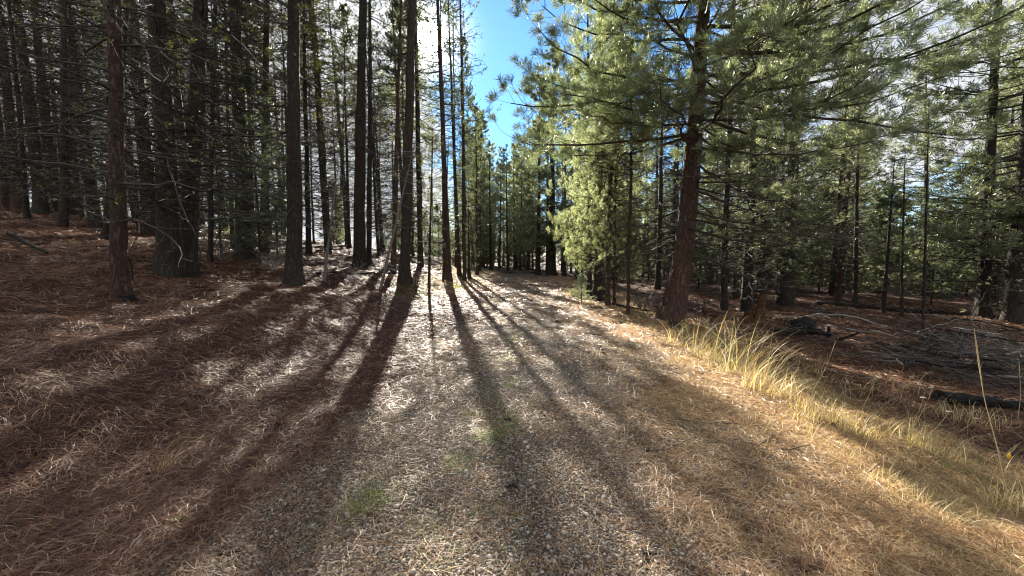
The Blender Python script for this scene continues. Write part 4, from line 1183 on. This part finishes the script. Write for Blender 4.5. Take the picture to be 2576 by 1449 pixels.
# charred root lumps with roots
def root_lump(px, y, label, sc_=1.0):
    x = (px - W / 2) / F * y
    t = thing('root_lump', label, 'root', (x, y, gz(x, y)), scale=(sc_, sc_, sc_))
    rng = np.random.default_rng(int(px))
    th = np.linspace(0, 2 * math.pi, 20, endpoint=False); ph = np.linspace(.05, math.pi - .05, 12)
    TH, PH = np.meshgrid(th, ph)
    rr = .17 * (1 + .5 * (vnoise(TH * 1.5, PH * 3, 7) - .5) + rng.normal(0, .04, TH.shape))
    V = np.stack([rr * 1.25 * np.cos(TH) * np.sin(PH), rr * np.sin(TH) * np.sin(PH), .12 + rr * np.cos(PH)], -1)
    idx = np.arange(240).reshape(12, 20)
    q = np.stack([idx[:-1], np.roll(idx[:-1], -1, 1), np.roll(idx[1:], -1, 1), idx[1:]], -1).reshape(-1, 4)
    link('burl', mesh_from('burl', V.reshape(-1, 3), [q, idx[:1], idx[-1:]], None, True), M_CHAR, t)
    for i in range(5):
        a = math.pi + rng.uniform(-.9, .9)
        k = np.linspace(0, 1, 6)[:, None]
        P = np.array([0, 0, .12]) + k * np.array([math.cos(a) * .5, math.sin(a) * .35, rng.uniform(-.12, .05)]) + np.cumsum(rng.normal(0, .015, (6, 3)), 0)
        tube_obj('root', P, .045 * (1 - .75 * k[:, 0]), M_CHAR, t, 7)
root_lump(2358, 9.6, 'black charred root lump lying behind the brush pile')
root_lump(2030, 10.2, 'dark upturned root lump beside the low orange stump', 1.5)
jag_stump('snag', 2095, 0, 9.7, .035, .34, 'short upright black snag right of the dark root lump', M_CHAR, 7, .3)
jag_stump('snag', 2072, 0, 10.0, .03, .22, 'shorter leaning black snag between the root lump and the upright one', M_CHAR, 8, .4, .03)
log(2120, 850, 2170, 822, .035, 'dark stick jutting up diagonally right of the black snags', M_CHAR, 9.4, 9.3, 21, .22, name='stick', cat='stick')
log(2420, 930, 2640, 880, .035, 'long grey pole on top of the brush pile, sloping up to the right edge', M_BRUSH, 7.4, 7.9, 22, .25)
log(2470, 960, 2640, 985, .03, 'pale grey pole low in the front of the brush pile at the right edge', M_TWIG_P, 6.9, 6.6, 23, .05)
log(2300, 925, 2560, 950, .03, 'dark pole lying along the front foot of the brush pile', M_CHAR, 7.6, 7.0, 24, .03)
log(2200, 895, 2420, 905, .025, 'thin dark pole at the left tail of the brush pile', M_CHAR, 8.4, 8.0, 25, .04)

# brush pile: each branch is a thing of its own, copied from a few shapes
def brush_shapes():
    out = []
    for s in range(6):
        rng = np.random.default_rng(500 + s)
        pr = grow(rng, np.array([0.0]), np.array([2.0]), np.array([R(rng.uniform(-3, 3))]), np.array([rng.uniform(-.05, .08)]), 12, 4, .10, .008, .36, 9, np.array([0.0]))
        for Q, _ in pr: Q[..., 2] *= .6; Q[..., 0] -= .9
        acc = Acc(); wood(acc, rng, pr, 6); out.append(acc.mesh('dead_branch', True))
    return out
BR = brush_shapes()
def brush(n, poly, label, group, seed, hmax, smin=.5, smax=1.1, mats=(None,), tilt=.5):
    rng = random.Random(seed)
    for i in range(n):
        u, v = rng.random(), rng.random()
        (x0, y0), (x1, y1), (x2, y2), (x3, y3) = poly
        x = (x0 * (1 - u) + x1 * u) * (1 - v) + (x3 * (1 - u) + x2 * u) * v
        y = (y0 * (1 - u) + y1 * u) * (1 - v) + (y3 * (1 - u) + y2 * u) * v
        c = 1 - abs(u - .5) * 1.4
        s = rng.uniform(smin, smax)
        me = BR[i % 6]
        mt = rng.choice(mats) or M_BRUSH
        if not me.materials: me.materials.append(M_BRUSH)
        o = link('dead_branch', me, mt, loc=(x, y, gz(x, y) + .03 + hmax * c * rng.random()), label=label, category='branch', group=group)
        if mt != me.materials[0]:
            o.material_slots[0].link = 'OBJECT'; o.material_slots[0].material = mt
        o.rotation_euler = (rng.gauss(0, tilt), rng.gauss(0, tilt * .5), rng.choice([0, math.pi]) + rng.gauss(-.25, .8))
        o.scale = (s, s, s)
# right brush pile: px 2200-2576, py 856-957
a = hit(2250, 935); b = hit(2600, 1010); c_ = hit(2640, 905); d_ = hit(2290, 885)
print('brush', a, b, c_, d_)
brush(90, [a, b, c_, d_], 'one of the bare grey branches heaped in the brush pile at the right edge', 'branches of the right-hand brush pile', 1, .85, .4, .9, (M_BRUSH, M_BRUSH, M_TWIG, M_CHAR), .4)
a = hit(1985, 870); b = hit(2140, 890); c_ = hit(2120, 835); d_ = hit(1975, 825)
brush(32, [a, b, c_, d_], 'one of the dark broken branches tangled beside the orange stumps', 'dark branches beside the stumps', 2, .55, .3, .7, (M_CHAR, M_BRUSH, M_TWIG))
brush(34, [(-1.2, 33), (2.4, 33), (2.4, 35.5), (-1.2, 35.5)], 'one of the dark branches heaped in the brush pile at the end of the track', 'branches of the far brush pile', 3, .75, .7, 1.2, (M_CHAR, M_LIMB))
a = hit(620, 690); b = hit(1000, 720); c_ = hit(990, 680); d_ = hit(640, 655)
brush(16, [a, b, c_, d_], 'one of the scattered dead branches lying between the left trunks and the track', 'dead branches on the left bank', 4, .03, .3, .7, (M_BRUSH, M_TWIG_P, M_CHAR), .06)
brush(14, [(-12, 10), (-6, 8), (-8, 18), (-18, 16)], 'one of the thin dead branches lying on the red slope in the left-hand woods', 'dead branches on the left slope', 5, .0, .25, .5, (M_BRUSH, M_CHAR), .06)
brush(16, [(6, 9), (16, 11), (18, 18), (7, 18)], 'one of the thin dead branches strewn over the shaded clearing on the right', 'dead branches in the right clearing', 6, .0, .3, .7, (M_BRUSH, M_CHAR, M_TWIG_P), .06)

# pale bare twiggy shrub reaching across the left trunks
def bare_shrub(px, py, y, label, seed, hgt, mat, tilt=0.0, n=9, group='bare twiggy shrubs'):
    rng = np.random.default_rng(seed)
    x = (px - W / 2) / F * y
    t = thing('bare_shrub', label, 'shrub', (x, y, gz(x, y)), group)
    az = rng.uniform(0, 6.28, n)
    pr = grow(rng, np.zeros(n), hgt * rng.uniform(.6, 1, n), np.full(n, R(62)) + rng.normal(0, .2, n), np.full(n, -.12), 7, 3, .06, .006, .4, 9, az)
    acc = Acc(); wood(acc, rng, pr, 5)
    link('stem', acc.mesh('stem', True), mat, t)
bare_shrub(690, 690, 12.5, 'grey leafless shrub left of the broad rough trunk', 1, 1.3, M_TWIG_P)
bare_shrub(885, 700, 12.5, 'grey leafless shrub before the tall straight dark pine', 2, 1.0, M_TWIG_P)
bare_shrub(1045, 700, 14.5, 'wispy leafless shrub behind the trunk closest to the sun', 3, 1.2, M_TWIG)
bare_shrub(560, 640, 13.5, 'wispy leafless shrub right of the tight pair of stout trunks', 4, 1.1, M_TWIG_P)
bare_shrub(1620, 785, 12.0, 'brown leafless shrub just left of the huge red-barked pine', 5, .8, M_TWIG)
bare_shrub(1780, 800, 12.0, 'brown leafless shrub just right of the huge red-barked pine', 6, .8, M_TWIG)

# little silver-green fir at the right edge of the track
def little_fir():
    rng = np.random.default_rng(9)
    x, y = hit(1463, 762)
    t = thing('fir_sapling', 'little silver-green fir standing at the right edge of the track', 'sapling', (x, y, gz(x, y)))
    Ht = .95
    tube_obj('trunk', [(0, 0, -.05), (0, 0, Ht * .5), (.01, 0, Ht)], [.016, .01, .003], M_TWIG, t)
    n = 60; zs = rng.uniform(.06, Ht, n)
    L = .42 * (1 - zs / Ht) ** .8 + .05
    P_, Q_, S_ = grow(rng, zs, L, rng.normal(R(8), .1, n), np.full(n, .05), 7, 0, .02, .010, .42, 6)
    aw = Acc(); wood(aw, rng, (P_, Q_, S_), 4); link('branchwork', aw.mesh('branchwork'), M_TWIG, t)
    an = Acc()
    for Q in (P_[0], Q_[0]):
        for j in range(1, Q.shape[1]):
            Dv = nrm(Q[:, j] - Q[:, j - 1]); tufts(an, rng, Q[:, j], Dv, 9, .03, .0035, 1.4, .03)
    link('crown', an.mesh('crown'), leaf_mat('fir_needle', [(0, (.22, .30, .20)), (1, (.50, .58, .44))], .35), t)
little_fir()
print('objects', len(bpy.data.objects))

# pine cones and small twigs lying about: one shape each, copied
def litter_things():
    rng = np.random.default_rng(31); acc = Acc()
    K = 7
    for k in range(K):
        z = .012 + k * .009; r = .024 * math.sin(math.pi * (k + 1.2) / (K + 1.6))
        for j in range(9):
            a = j * 2 * math.pi / 9 + k * .35
            d = np.array([math.cos(a), math.sin(a), .35]); c0 = np.array([0, 0, z]) + d * .003
            tubes(acc, np.array([[c0, c0 + d * r * .7, c0 + d * r]]), np.array([[.003, .0055, .002]]), 5, np.array([rng.uniform()]))
    core = np.array([[[0, 0, 0], [0, 0, .03], [0, 0, .075]]], float)
    tubes(acc, core, np.array([[.008, .013, .003]]), 7, np.array([.2]))
    cone = acc.mesh('pine_cone', True)
    m = twig_mat('cone_brown', (.09, .05, .028), (.28, .17, .10))
    r2 = random.Random(3); i = 0
    while i < 16:
        y = 1.8 + 9 * r2.random() ** 1.4; x = r2.uniform(-1.2, 1.1) * y
        d, hw = road_d(x, y)
        if abs(float(d)) < 1.5 and r2.random() < .7: continue
        o = link('pine_cone', cone, m, loc=(x, y, gz(x, y) + .022), label='one of the small brown pine cones lying on the needles and the track', category='pine cone', group='pine cones on the ground')
        o.rotation_euler = (math.pi / 2 + r2.gauss(0, .15), 0, r2.uniform(0, 6.28)); s_ = r2.uniform(.8, 1.2); o.scale = (s_,) * 3; i += 1
    tw = []
    for q in range(4):
        rg = np.random.default_rng(60 + q); n = 9; k = np.linspace(-.5, .5, n)
        P = np.stack([k * .34, np.cumsum(rg.normal(0, .008, n)), np.cumsum(rg.normal(0, .002, n))], -1)
        ac = Acc(); tubes(ac, P[None], (.0052 * (1.1 - np.abs(k)) * rg.uniform(.8, 1.2, n))[None], 6, np.array([.2]))
        for t_ in (2, 5):
            dv = np.array([.5, rg.choice([-1, 1]) * .8, .15]); kk = np.linspace(0, 1, 3)[:, None]
            tubes(ac, (P[t_] + dv * kk * .07)[None], np.array([[.003, .0024, .0012]]), 5, np.array([.4]))
        tw.append(ac.mesh('twig', True))
    for i in range(44):
        y = 2.3 + 8 * r2.random(); x = r2.uniform(-1.2, 1.0) * y
        o = link('twig', tw[i % 4], M_CHAR if 0 else M_TWIG, loc=(x, y, gz(x, y) + .012), label='one of the small dark twigs scattered over the needles and the track', category='twig', group='small twigs scattered on the ground')
        o.rotation_euler = (r2.uniform(0, 6.28), r2.gauss(0, .06), r2.uniform(0, 6.28)); s_ = r2.uniform(.35, .95) * (1 + y * .05); o.scale = (s_,) * 3
litter_things()
